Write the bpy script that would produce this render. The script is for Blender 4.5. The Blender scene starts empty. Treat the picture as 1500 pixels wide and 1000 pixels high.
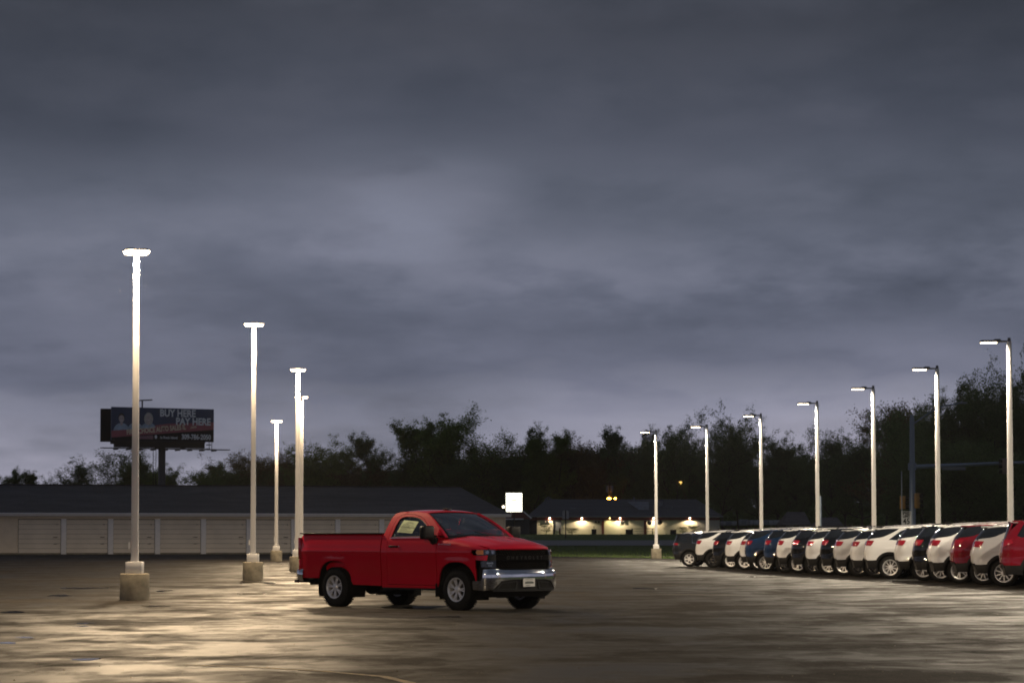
import bpy, bmesh, math, random
import numpy as np
from mathutils import Vector, Matrix
from math import radians, sin, cos, pi, sqrt, atan2, exp

S = bpy.context.scene
COL = S.collection

# ------------------------------------------------------------------ camera
CAM_H, HOR, F = 1.45, 784.0, 3542.0           # eye height, horizon row and focal length of the photograph (px of 1500)
TILT = radians(2.2)
cam_d = bpy.data.cameras.new('camera')
cam = bpy.data.objects.new('camera', cam_d); COL.objects.link(cam)
cam.location = (0, 0, CAM_H)
cam.rotation_euler = (radians(90) + TILT, 0, 0)
cam_d.lens = 85.0; cam_d.sensor_width = 36.0
cam_d.shift_y = (HOR - 500 - F*math.tan(TILT))/1500.0
cam_d.clip_end = 4000
cam_d.dof.use_dof = True; cam_d.dof.focus_distance = 47.5; cam_d.dof.aperture_fstop = 5.6
S.camera = cam

def at(px, D):                                  # lateral position of photo column px at distance D
    return (px - 750.0)*D/F
def zat(py, D):                                 # height of photo row py at distance D
    return CAM_H + (HOR - py)*D/F

# ------------------------------------------------------------------ render and exposure
S.render.engine = 'CYCLES'
S.cycles.use_denoising = True
S.cycles.max_bounces = 8
S.cycles.glossy_bounces = 4
S.cycles.diffuse_bounces = 3
S.cycles.transparent_max_bounces = 12
S.cycles.sample_clamp_indirect = 4.0
S.cycles.caustics_reflective = False
S.cycles.caustics_refractive = False
S.view_settings.view_transform = 'Standard'
S.view_settings.look = 'None'
S.view_settings.exposure = 0.0
S.view_settings.gamma = 1.0
S.view_settings.use_curve_mapping = False

# ------------------------------------------------------------------ world: dusk sky under a broken rain-cloud deck
world = bpy.data.worlds.new('World'); S.world = world
world.use_nodes = True
nt = world.node_tree; nt.nodes.clear()
def N(tree, kind, **kw):
    n = tree.nodes.new(kind)
    for k, v in kw.items():
        if k == 'inp':
            for i, val in v.items(): n.inputs[i].default_value = val
        else: setattr(n, k, v)
    return n
def math_node(tree, op, a, b=None, c=None, clamp=False):
    n = tree.nodes.new('ShaderNodeMath'); n.operation = op; n.use_clamp = clamp
    for i, v in enumerate((a, b, c)):
        if v is None: continue
        if isinstance(v, (int, float)): n.inputs[i].default_value = v
        else: tree.links.new(v, n.inputs[i])
    return n.outputs[0]
def ramp(tree, fac, stops, interp='LINEAR'):
    n = tree.nodes.new('ShaderNodeValToRGB'); cr = n.color_ramp; cr.interpolation = interp
    while len(cr.elements) > 1: cr.elements.remove(cr.elements[-1])
    for i, (p, c) in enumerate(stops):
        c = tuple(c) + ((1,) if len(c) == 3 else ())
        if i == 0: e = cr.elements[0]; e.position = p
        else: e = cr.elements.new(p)
        e.color = c
    if fac is not None: tree.links.new(fac, n.inputs[0])
    return n.outputs[0]
def mixc(tree, fac, a, b, mode='MIX'):
    n = tree.nodes.new('ShaderNodeMix'); n.data_type = 'RGBA'; n.blend_type = mode
    for idx, v in ((0, fac), (6, a), (7, b)):
        if isinstance(v, (int, float)): n.inputs[idx].default_value = v
        elif isinstance(v, (tuple, list)): n.inputs[idx].default_value = tuple(v) + ((1,) if len(v) == 3 else ())
        else: tree.links.new(v, n.inputs[idx])
    return n.outputs[2]

SUN_EL, SUN_AZ = radians(2.0), radians(200)
SKY_STRENGTH = 1.0
def build_world():
    t = nt
    tc = N(t, 'ShaderNodeTexCoord'); sep = N(t, 'ShaderNodeSeparateXYZ'); t.links.new(tc.outputs['Generated'], sep.inputs[0])
    dx, dy, dz = sep.outputs
    zc = math_node(t, 'MAXIMUM', dz, 0.0)
    den = math_node(t, 'ADD', zc, 0.22)
    px = math_node(t, 'DIVIDE', dx, den); py = math_node(t, 'DIVIDE', dy, den)
    def vec(sx, sy, ox, oy, w):
        c = N(t, 'ShaderNodeCombineXYZ')
        t.links.new(math_node(t, 'MULTIPLY_ADD', px, sx, ox), c.inputs[0])
        t.links.new(math_node(t, 'MULTIPLY_ADD', py, sy, oy), c.inputs[1])
        c.inputs[2].default_value = w
        return c.outputs[0]
    def noise(v, scale, detail, rough, dist=0.0):
        n = N(t, 'ShaderNodeTexNoise'); t.links.new(v, n.inputs['Vector'])
        n.inputs['Scale'].default_value = scale; n.inputs['Detail'].default_value = detail
        n.inputs['Roughness'].default_value = rough; n.inputs['Distortion'].default_value = dist
        return n.outputs['Fac']
    big = noise(vec(1.0, 0.8, 3.1, 1.7, 0.3), 1.15, 4.0, 0.45, 0.15)
    mid = noise(vec(1.0, 0.9, 7.3, 2.2, 4.1), 4.2, 6.0, 0.52, 0.12)
    mid = math_node(t, 'ADD', math_node(t, 'MULTIPLY', mid, 0.55), math_node(t, 'MULTIPLY', ramp(t, mid, [(0.40, (0.28,)*3), (0.49, (0.42,)*3), (0.54, (0.60,)*3), (0.66, (0.68,)*3)]), 0.45))
    fine = noise(vec(1.0, 1.0, 1.3, 5.2, 9.1), 12.0, 6.0, 0.55, 0.1)
    cl = math_node(t, 'ADD', math_node(t, 'MULTIPLY', big, 0.60), math_node(t, 'ADD', math_node(t, 'MULTIPLY', mid, 0.28), math_node(t, 'MULTIPLY', fine, 0.12)))
    cl = math_node(t, 'SUBTRACT', cl, 0.5)
    # thinner places of the deck: (azimuth, elevation) of each, half sizes, strength
    def spot(px0, py0, sx, sy, amp):
        az = math_node(t, 'DIVIDE', dx, math_node(t, 'MAXIMUM', dy, 0.05))
        el = math_node(t, 'DIVIDE', dz, math_node(t, 'MAXIMUM', dy, 0.05))
        warp = math_node(t, 'MULTIPLY', math_node(t, 'SUBTRACT', mid, 0.5), 0.05)
        a = math_node(t, 'DIVIDE', math_node(t, 'SUBTRACT', math_node(t, 'ADD', az, warp), (px0 - 750)/F), sx/F)
        e = math_node(t, 'DIVIDE', math_node(t, 'SUBTRACT', math_node(t, 'ADD', el, math_node(t, 'MULTIPLY', warp, 0.7)), (HOR - py0)/F), sy/F)
        r = math_node(t, 'ADD', math_node(t, 'MULTIPLY', a, a), math_node(t, 'MULTIPLY', e, e))
        g = math_node(t, 'DIVIDE', amp, math_node(t, 'ADD', math_node(t, 'MULTIPLY', r, r), 1.0))
        front = math_node(t, 'GREATER_THAN', dy, 0.0)
        return math_node(t, 'MULTIPLY', g, front)
    add = None
    for a in SPOTS:
        s = spot(*a)
        add = s if add is None else math_node(t, 'ADD', add, s)
    dze = math_node(t, 'MULTIPLY_ADD', math_node(t, 'SUBTRACT', mid, 0.5), 0.045, dz)
    dze = math_node(t, 'MULTIPLY_ADD', math_node(t, 'SUBTRACT', fine, 0.5), 0.012, dze)
    elev = ramp(t, dze, ELEV)
    k = math_node(t, 'ADD', math_node(t, 'MULTIPLY', cl, CLOUD_CONTRAST), 1.0)
    k = math_node(t, 'ADD', k, add)
    k = math_node(t, 'MAXIMUM', k, 0.3)
    comb = N(t, 'ShaderNodeCombineXYZ')
    for i in range(3): t.links.new(k, comb.inputs[i])
    c = mixc(t, 1.0, elev, comb.outputs[0], 'MULTIPLY')
    # thick parts go a little bluer and duller
    tint = ramp(t, math_node(t, 'SUBTRACT', k, 0.5), [(0.1, (0.93, 0.99, 1.03)), (0.8, (1.01, 1.0, 1.0))])
    c = mixc(t, 1.0, c, tint, 'MULTIPLY')
    sky = N(t, 'ShaderNodeTexSky'); sky.sky_type = 'NISHITA'; sky.sun_disc = False
    sky.sun_elevation = SUN_EL; sky.sun_rotation = SUN_AZ; sky.air_density = 1.5; sky.dust_density = 2.0
    sk = mixc(t, 1.0, sky.outputs[0], (0.03, 0.03, 0.03), 'MULTIPLY')
    c = mixc(t, 0.04, c, sk)
    bg = N(t, 'ShaderNodeBackground'); bg.inputs[1].default_value = SKY_STRENGTH
    t.links.new(c, bg.inputs[0])
    out = N(t, 'ShaderNodeOutputWorld'); t.links.new(bg.outputs[0], out.inputs[0])
CLOUD_CONTRAST = 2.9
SPOTS = [(615, 292, 120, 42, 0.34), (500, 335, 260, 60, 0.16), (1000, 300, 330, 48, -0.16), (740, 345, 60, 18, -0.06), (1220, 470, 400, 60, -0.17), (950, 500, 160, 30, -0.10),
         (60, 545, 230, 34, -0.10), (900, 400, 160, 26, 0.09), (330, 130, 520, 90, -0.05), (1180, 100, 260, 60, 0.06), (1350, 490, 120, 26, 0.12)]
def srgb(r, g, b):
    f = lambda v: ((v/255 + 0.055)/1.055)**2.4 if v > 10 else v/255/12.92
    return (f(r), f(g), f(b))
ELEV = [(0.0, srgb(150, 148, 162)), (0.040, srgb(145, 144, 159)), (0.054, srgb(134, 135, 151)), (0.066, srgb(110, 113, 130)), (0.095, srgb(101, 105, 121)),
        (0.120, srgb(105, 109, 124)), (0.142, srgb(98, 102, 116)), (0.165, srgb(80, 84, 97)), (0.21, srgb(67, 70, 80)), (0.5, srgb(80, 84, 96)), (1.0, srgb(86, 91, 104))]
build_world()

sun_d = bpy.data.lights.new('sun', 'SUN'); sun_d.energy = 0.02; sun_d.angle = radians(40); sun_d.color = (1.0, 0.93, 0.86)
sun = bpy.data.objects.new('sun', sun_d); COL.objects.link(sun)
sun.rotation_euler = (radians(60), 0, radians(-20))

LAMP_COL = (1.0, 0.745, 0.46)
LOT_LAMP = 22.0         # radiance of the lenses on the left poles
ROW_LAMP = 14.0  
LOT_W, ROW_W = 1850.0, 4200.0
HAZE = 0.00005
S.cycles.volume_bounces = 0
S.cycles.filter_width = 1.8   # watts of the light under each head        # radiance of the lenses over the parked row
# ------------------------------------------------------------------ helpers
def tag(o, label=None, cat=None, group=None, kind=None):
    if label: o['label'] = label
    if cat: o['category'] = cat
    if group: o['group'] = group
    if kind: o['kind'] = kind
    return o
def empty(name, loc=(0, 0, 0), rz=0.0):
    o = bpy.data.objects.new(name, None); COL.objects.link(o)
    o.location = loc; o.rotation_euler = (0, 0, rz); o.empty_display_size = 0.3
    return o
def copy_tree(o, parent=None):
    c = o.copy(); COL.objects.link(c); c.parent = parent
    for ch in o.children: copy_tree(ch, c)
    return c
def link(name, me, parent=None, mat=None):
    o = bpy.data.objects.new(name, me); COL.objects.link(o)
    if parent is not None: o.parent = parent
    if mat is not None:
        if not me.materials: me.materials.append(None)
        for sl in o.material_slots: sl.link = 'OBJECT'; sl.material = mat
    return o

class MB:
    """collects vertices and faces, then links them as one mesh object"""
    def __init__(s): s.v = []; s.f = []
    def add(s, vs, fs):
        b = len(s.v); s.v += [tuple(p) for p in vs]; s.f += [tuple(b + i for i in q) for q in fs]; return s
    def box(s, c, d, rz=0.0, M=None):
        x, y, z = d[0]/2, d[1]/2, d[2]/2
        vs = [Vector((i*x, j*y, k*z)) for i in (-1, 1) for j in (-1, 1) for k in (-1, 1)]
        R = M if M is not None else Matrix.Rotation(rz, 3, 'Z')
        vs = [R @ p + Vector(c) for p in vs]
        return s.add(vs, [(0, 1, 3, 2), (4, 6, 7, 5), (0, 4, 5, 1), (2, 3, 7, 6), (0, 2, 6, 4), (1, 5, 7, 3)])
    def tube(s, p0, p1, r0, r1=None, n=10, cap=True):
        p0, p1 = Vector(p0), Vector(p1); r1 = r0 if r1 is None else r1
        d = (p1 - p0)
        if d.length < 1e-6: return s
        d.normalize(); a = d.orthogonal().normalized(); b = d.cross(a)
        vs = []
        for p, r in ((p0, r0), (p1, r1)):
            for i in range(n):
                t = 2*pi*i/n; vs.append(p + a*(r*cos(t)) + b*(r*sin(t)))
        fs = [(i, (i + 1) % n, n + (i + 1) % n, n + i) for i in range(n)]
        if cap: fs += [tuple(range(n - 1, -1, -1)), tuple(range(n, 2*n))]
        return s.add(vs, fs)
    def pipe(s, pts, r, n=8):
        for a, b in zip(pts[:-1], pts[1:]):
            s.tube(a, b, r, r, n)
        return s
    def lathe(s, prof, n=24, M=None, close=False):
        """prof: (radius, height along axis); the axis is local y"""
        vs = []
        for (r, h) in prof:
            for i in range(n):
                t = 2*pi*i/n; p = Vector((r*cos(t), h, r*sin(t))); vs.append(M @ p if M is not None else p)
        fs = []
        m = len(prof)
        for k in range(m - 1 if not close else m):
            k2 = (k + 1) % m
            for i in range(n):
                j = (i + 1) % n; fs.append((k*n + i, k2*n + i, k2*n + j, k*n + j))
        return s.add(vs, fs)
    def ball(s, c, r, n=12, m=8, sc=(1, 1, 1)):
        c = Vector(c); vs = []; fs = []
        for k in range(m + 1):
            ph = pi*k/m
            for i in range(n):
                t = 2*pi*i/n
                vs.append(c + Vector((r*sc[0]*sin(ph)*cos(t), r*sc[1]*sin(ph)*sin(t), r*sc[2]*cos(ph))))
        for k in range(m):
            for i in range(n):
                j = (i + 1) % n; fs.append((k*n + i, (k + 1)*n + i, (k + 1)*n + j, k*n + j))
        return s.add(vs, fs)
    def prism(s, poly, y0, y1, axis='y'):
        """poly: 2D points; extruded along axis"""
        def P(u, v, w):
            return {'y': (u, w, v), 'x': (w, u, v), 'z': (u, v, w)}[axis]
        n = len(poly)
        vs = [P(u, v, y0) for u, v in poly] + [P(u, v, y1) for u, v in poly]
        fs = [tuple(range(n)), tuple(range(2*n - 1, n - 1, -1))] + [(i, n + i, n + (i + 1) % n, (i + 1) % n) for i in range(n)]
        return s.add(vs, fs)
    def mesh(s, name, ang=35, bevel=0.0, seg=2):
        me = bpy.data.meshes.new(name); me.from_pydata(s.v, [], s.f); 
        bm = bmesh.new(); bm.from_mesh(me)
        bmesh.ops.remove_doubles(bm, verts=bm.verts, dist=1e-5)
        bmesh.ops.recalc_face_normals(bm, faces=bm.faces)
        if bevel > 0:
            es = [e for e in bm.edges if len(e.link_faces) == 2 and e.calc_face_angle(0) > radians(30)]
            bmesh.ops.bevel(bm, geom=es, offset=bevel, segments=seg, profile=0.5, affect='EDGES', clamp_overlap=True)
        bm.to_mesh(me); bm.free()
        me.polygons.foreach_set('use_smooth', [True]*len(me.polygons))
        me.set_sharp_from_angle(angle=radians(ang))
        return me
    def build(s, name, mat, parent=None, ang=35, bevel=0.0, seg=2):
        me = s.mesh(name, ang, bevel, seg)
        return link(name, me, parent, mat)

def panel_mesh(name, loops, fmap, us, vs, thick=0.02, flip=False):
    """a sheet cut from 2D outlines (first the rim, then holes), bisected along us and vs and bent by fmap(u, v) -> (x, y, z);
    analytic normals; the rim is turned inwards by thick"""
    bm = bmesh.new()
    for lp in loops:
        ve = [bm.verts.new((u, v, 0)) for u, v in lp]
        for a, b in zip(ve, ve[1:] + ve[:1]): bm.edges.new((a, b))
    bmesh.ops.triangle_fill(bm, edges=bm.edges[:], use_beauty=True, use_dissolve=False)
    if not bm.faces: print('panel: empty', name)
    for u in us:
        bmesh.ops.bisect_plane(bm, geom=bm.verts[:] + bm.edges[:] + bm.faces[:], plane_co=(u, 0, 0), plane_no=(1, 0, 0), dist=1e-5)
    for v in vs:
        bmesh.ops.bisect_plane(bm, geom=bm.verts[:] + bm.edges[:] + bm.faces[:], plane_co=(0, v, 0), plane_no=(0, 1, 0), dist=1e-5)
    bmesh.ops.remove_doubles(bm, verts=bm.verts[:], dist=1e-5)
    e = 1e-3
    P = []; NN = []
    bm.verts.ensure_lookup_table(); bm.verts.index_update()
    for v in bm.verts:
        a, b = v.co.x, v.co.y
        p = Vector(fmap(a, b)); pu = Vector(fmap(a + e, b)) - Vector(fmap(a - e, b)); pv = Vector(fmap(a, b + e)) - Vector(fmap(a, b - e))
        n = pu.cross(pv)
        if n.length < 1e-12: n = Vector((0, 0, 1))
        n.normalize()
        if flip: n = -n
        P.append(p); NN.append(n)
    faces = []
    for f in bm.faces:
        idx = [v.index for v in f.verts]
        n = Vector((0, 0, 0)); q = [P[i] for i in idx]
        for i in range(len(q)):
            a, b = q[i], q[(i + 1) % len(q)]
            n += a.cross(b)
        if n.dot(NN[idx[0]]) < 0: idx.reverse()
        faces.append(idx)
    nv = len(P)
    if thick > 0:
        for ed in bm.edges:
            if len(ed.link_faces) != 1: continue
            a, b = ed.verts[0].index, ed.verts[1].index
            pa, pb = P[a], P[b]; qa, qb = pa - NN[a]*thick, pb - NN[b]*thick
            nn = (pb - pa).cross(NN[a]); 
            if nn.length < 1e-9: continue
            nn.normalize()
            c = Vector(ed.link_faces[0].calc_center_median()); cc = Vector(fmap(c.x, c.y))
            if nn.dot(cc - pa) > 0: nn = -nn
            base = len(P); P += [pa, pb, qb, qa]; NN += [nn]*4
            idx = [base, base + 1, base + 2, base + 3]
            m = (pb - pa).cross(qb - pa)
            if m.dot(nn) < 0: idx.reverse()
            faces.append(idx)
    bm.free()
    me = bpy.data.meshes.new(name); me.from_pydata([tuple(p) for p in P], [], faces)
    me.polygons.foreach_set('use_smooth', [True]*len(me.polygons))
    me.normals_split_custom_set_from_vertices([tuple(n) for n in NN])
    me.update()
    return me
def panel(name, mat, parent, loops, fmap, us, vs, thick=0.02, flip=False):
    return link(name, panel_mesh(name, loops, fmap, us, vs, thick, flip), parent, mat)
def fr(a, b, step):
    n = max(1, int(round(abs(b - a)/step))); return [a + (b - a)*i/n for i in range(1, n)]
def interp(x, pts):
    """smooth (Catmull-Rom) curve through pts [(x, y), ...]"""
    if x <= pts[0][0]: return pts[0][1]
    if x >= pts[-1][0]: return pts[-1][1]
    for i in range(len(pts) - 1):
        if x <= pts[i + 1][0]: break
    x0, y0 = pts[i]; x1, y1 = pts[i + 1]; h = x1 - x0; t = (x - x0)/h
    def slope(k):
        if k <= 0: return (pts[1][1] - pts[0][1])/(pts[1][0] - pts[0][0])
        if k >= len(pts) - 1: return (pts[-1][1] - pts[-2][1])/(pts[-1][0] - pts[-2][0])
        d0 = (pts[k][1] - pts[k - 1][1])/(pts[k][0] - pts[k - 1][0]); d1 = (pts[k + 1][1] - pts[k][1])/(pts[k + 1][0] - pts[k][0])
        return 0.0 if d0*d1 <= 0 else 2*d0*d1/(d0 + d1)
    m0, m1 = slope(i)*h, slope(i + 1)*h
    return (2*t**3 - 3*t*t + 1)*y0 + (t**3 - 2*t*t + t)*m0 + (-2*t**3 + 3*t*t)*y1 + (t**3 - t*t)*m1
def sstep(a, b, x):
    t = min(1.0, max(0.0, (x - a)/(b - a))); return t*t*(3 - 2*t)
def arc(cx, cz, r, a0, a1, n, p=2.0):
    out = []
    for i in range(n + 1):
        t = radians(a0 + (a1 - a0)*i/n); c, s_ = cos(t), sin(t)
        out.append((cx + r*math.copysign(abs(c)**(2/p), c), cz + r*math.copysign(abs(s_)**(2/p), s_)))
    return out

_font_cache = {}
def text_obj(name, body, size, mat, M, parent, sx=1.0, extrude=0.0, align='CENTER', bold=0.0, label=None):
    cu = bpy.data.curves.new(name, 'FONT'); cu.body = body; cu.size = size; cu.align_x = align; cu.align_y = 'CENTER'
    cu.extrude = extrude; cu.offset = bold; cu.resolution_u = 3
    tmp = bpy.data.objects.new(name, cu); COL.objects.link(tmp)
    bpy.context.view_layer.update()
    me = bpy.data.meshes.new_from_object(tmp.evaluated_get(bpy.context.evaluated_depsgraph_get()))
    bpy.data.objects.remove(tmp); bpy.data.curves.remove(cu)
    me.name = name
    me.transform(Matrix.Diagonal((sx, 1, 1, 1))); me.transform(M)
    me.materials.clear(); me.materials.append(None)
    return link(name, me, parent, mat)

# ------------------------------------------------------------------ materials
def new_mat(name):
    m = bpy.data.materials.new(name); m.use_nodes = True
    return m, m.node_tree, m.node_tree.nodes['Principled BSDF']
def simple(name, col, rough=0.5, metal=0.0, var=0.0, scale=3.0, bump=0.0, bscale=40.0, coat=0.0, spec=None, vcol=None, det=5.0):
    m, t, b = new_mat(name)
    b.inputs['Roughness'].default_value = rough; b.inputs['Metallic'].default_value = metal
    b.inputs['Base Color'].default_value = (*col, 1)
    if coat: b.inputs['Coat Weight'].default_value = coat; b.inputs['Coat Roughness'].default_value = 0.04
    if spec is None: spec = 0.12 if max(col) < 0.035 and rough > 0.4 else 0.5
    b.inputs['Specular IOR Level'].default_value = spec
    tc = N(t, 'ShaderNodeTexCoord')
    if var > 0:
        n = N(t, 'ShaderNodeTexNoise'); t.links.new(tc.outputs['Object'], n.inputs['Vector'])
        n.inputs['Scale'].default_value = scale; n.inputs['Detail'].default_value = det; n.inputs['Roughness'].default_value = 0.6
        lo = tuple(c*(1 - var) for c in col) if vcol is None else vcol
        hi = tuple(min(1, c*(1 + var)) for c in col)
        c = ramp(t, n.outputs['Fac'], [(0.3, lo), (0.7, hi)]); t.links.new(c, b.inputs['Base Color'])
        r = math_node(t, 'MULTIPLY_ADD', n.outputs['Fac'], 0.25*rough, rough*0.88); t.links.new(r, b.inputs['Roughness'])
    if bump > 0:
        n2 = N(t, 'ShaderNodeTexNoise'); t.links.new(tc.outputs['Object'], n2.inputs['Vector']); n2.inputs['Scale'].default_value = bscale; n2.inputs['Detail'].default_value = 4
        bp = N(t, 'ShaderNodeBump'); bp.inputs['Strength'].default_value = bump; bp.inputs['Distance'].default_value = 0.01
        t.links.new(n2.outputs['Fac'], bp.inputs['Height']); t.links.new(bp.outputs[0], b.inputs['Normal'])
    return m
def emitter(name, col, strength):
    m = bpy.data.materials.new(name); m.use_nodes = True; t = m.node_tree; t.nodes.clear()
    e = N(t, 'ShaderNodeEmission'); e.inputs[0].default_value = (*col, 1); e.inputs[1].default_value = strength
    o = N(t, 'ShaderNodeOutputMaterial'); t.links.new(e.outputs[0], o.inputs[0])
    return m
def car_paint(name, col, flake=0.1, rough=0.32, metal=0.0, drops=0.25):
    """wet clear-coated paint: colour flakes, rain beads in the coat"""
    m, t, b = new_mat(name)
    tc = N(t, 'ShaderNodeTexCoord')
    n = N(t, 'ShaderNodeTexNoise'); t.links.new(tc.outputs['Object'], n.inputs['Vector']); n.inputs['Scale'].default_value = 2.2; n.inputs['Detail'].default_value = 6
    c = ramp(t, n.outputs['Fac'], [(0.3, tuple(v*(1 - flake) for v in col)), (0.7, tuple(min(1, v*(1 + flake)) for v in col))])
    t.links.new(c, b.inputs['Base Color'])
    b.inputs['Metallic'].default_value = metal; b.inputs['Roughness'].default_value = rough
    b.inputs['Coat Weight'].default_value = 1.0; b.inputs['Coat Roughness'].default_value = 0.04; b.inputs['Specular IOR Level'].default_value = 0.04
    v = N(t, 'ShaderNodeTexVoronoi'); t.links.new(tc.outputs['Object'], v.inputs['Vector']); v.inputs['Scale'].default_value = 55.0
    r = ramp(t, v.outputs['Distance'], [(0.0, (1, 1, 1)), (0.35, (0, 0, 0))])
    bp = N(t, 'ShaderNodeBump'); bp.inputs['Strength'].default_value = drops*0.5; bp.inputs['Distance'].default_value = 0.0012
    t.links.new(r, bp.inputs['Height']); t.links.new(bp.outputs[0], b.inputs['Coat Normal'])
    n3 = N(t, 'ShaderNodeTexNoise'); t.links.new(tc.outputs['Object'], n3.inputs['Vector']); n3.inputs['Scale'].default_value = 1.1
    t.links.new(math_node(t, 'MULTIPLY_ADD', n3.outputs['Fac'], 0.06, 0.0), b.inputs['Coat Roughness'])
    return m
def glass_mat(name, tint=(0.35, 0.4, 0.4), alpha=0.35, rough=0.03):
    m = bpy.data.materials.new(name); m.use_nodes = True; t = m.node_tree; t.nodes.clear()
    g = N(t, 'ShaderNodeBsdfGlossy'); g.inputs['Roughness'].default_value = rough; g.inputs[0].default_value = (1, 1, 1, 1)
    tr = N(t, 'ShaderNodeBsdfTransparent'); tr.inputs[0].default_value = (*tint, 1)
    fz = N(t, 'ShaderNodeFresnel'); fz.inputs[0].default_value = 1.52
    mx = N(t, 'ShaderNodeMixShader'); o = N(t, 'ShaderNodeOutputMaterial')
    t.links.new(math_node(t, 'ADD', fz.outputs[0], alpha*0.1, clamp=True), mx.inputs[0]); t.links.new(tr.outputs[0], mx.inputs[1]); t.links.new(g.outputs[0], mx.inputs[2]); t.links.new(mx.outputs[0], o.inputs[0])
    return m

def asphalt_mat(name, wet=True, base=0.017, warm=1.0):
    m, t, b = new_mat(name)
    geo = N(t, 'ShaderNodeNewGeometry')
    mp = N(t, 'ShaderNodeMapping'); t.links.new(geo.outputs['Position'], mp.inputs[0]); 
    P = mp.outputs[0]
    def noise(scale, detail=5, rough=0.55, sc=(1, 1, 1), dist=0.0, off=(0, 0, 0)):
        q = N(t, 'ShaderNodeMapping'); t.links.new(P, q.inputs[0]); q.inputs['Scale'].default_value = sc; q.inputs['Location'].default_value = off
        n = N(t, 'ShaderNodeTexNoise'); t.links.new(q.outputs[0], n.inputs[0]); n.inputs['Scale'].default_value = scale
        n.inputs['Detail'].default_value = detail; n.inputs['Roughness'].default_value = rough; n.inputs['Distortion'].default_value = dist
        return n.outputs['Fac']
    patch = noise(0.42, 8, 0.62, (1, 0.75, 1), 0.6)
    patch2 = noise(1.3, 8, 0.68, (1, 0.6, 1), 0.8, (31, 7, 0))
    grain = noise(38.0, 3, 0.7)
    mid = noise(3.0, 6, 0.65, (1, 0.5, 1))
    # seams of the paver, running across the lot
    seam = noise(1.0, 3, 0.5, (0.10, 0.55, 1), 0.2, (5, 9, 0))
    wetf = math_node(t, 'ADD', math_node(t, 'MULTIPLY', patch, 0.5), math_node(t, 'ADD', math_node(t, 'MULTIPLY', patch2, 0.3), math_node(t, 'MULTIPLY', seam, 0.2)))
    w = ramp(t, wetf, [(0.445, (0, 0, 0)), (0.50, (0.45, 0.45, 0.45)), (0.555, (1, 1, 1))])
    dry = (base*1.45*1.12*warm, base*1.45, base*1.45*0.88/warm); wetc = (base*0.62*1.05, base*0.62, base*0.62*0.95)
    c = mixc(t, w, dry, wetc)
    c = mixc(t, 1.0, c, ramp(t, mid, [(0.3, (0.6, 0.6, 0.6)), (0.7, (1.4, 1.4, 1.4))]), 'MULTIPLY')
    c = mixc(t, 1.0, c, ramp(t, grain, [(0.35, (0.6, 0.6, 0.6)), (0.75, (1.7, 1.65, 1.55))]), 'MULTIPLY')
    # cracks
    vo = N(t, 'ShaderNodeTexVoronoi'); vo.feature = 'DISTANCE_TO_EDGE'
    q = N(t, 'ShaderNodeMapping'); t.links.new(P, q.inputs[0]); q.inputs['Scale'].default_value = (0.16, 0.11, 1)
    nz = N(t, 'ShaderNodeTexNoise'); t.links.new(P, nz.inputs[0]); nz.inputs['Scale'].default_value = 0.9; nz.inputs['Detail'].default_value = 6
    ad = N(t, 'ShaderNodeVectorMath'); ad.operation = 'MULTIPLY_ADD'; t.links.new(nz.outputs['Color'], ad.inputs[0]); ad.inputs[1].default_value = (0.35, 0.35, 0); t.links.new(q.outputs[0], ad.inputs[2])
    t.links.new(ad.outputs[0], vo.inputs['Vector']); vo.inputs['Scale'].default_value = 1.0
    crack = ramp(t, vo.outputs['Distance'], [(0.0, (1, 1, 1)), (0.009, (0, 0, 0))])
    c = mixc(t, math_node(t, 'MULTIPLY', crack, 0.75), c, (0.008, 0.008, 0.008))
    t.links.new(c, b.inputs['Base Color'])
    r = math_node(t, 'MULTIPLY_ADD', w, -ROUGH_RANGE, ROUGH_DRY)
    r = math_node(t, 'ADD', r, math_node(t, 'MULTIPLY_ADD', mid, 0.16, -0.08), clamp=True)
    t.links.new(r, b.inputs['Roughness'])
    t.links.new(math_node(t, 'MULTIPLY_ADD', w, 0.10, 0.01), b.inputs['Specular IOR Level'])
    hgt = math_node(t, 'ADD', math_node(t, 'MULTIPLY', grain, 0.6), math_node(t, 'MULTIPLY', mid, 0.5))
    bp = N(t, 'ShaderNodeBump'); bp.inputs['Distance'].default_value = 0.006
    t.links.new(math_node(t, 'MULTIPLY_ADD', w, -0.45, 0.7), bp.inputs['Strength'])
    t.links.new(hgt, bp.inputs['Height']); t.links.new(bp.outputs[0], b.inputs['Normal'])
    return m
ROUGH_DRY, ROUGH_RANGE = 0.76, 0.21

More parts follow.
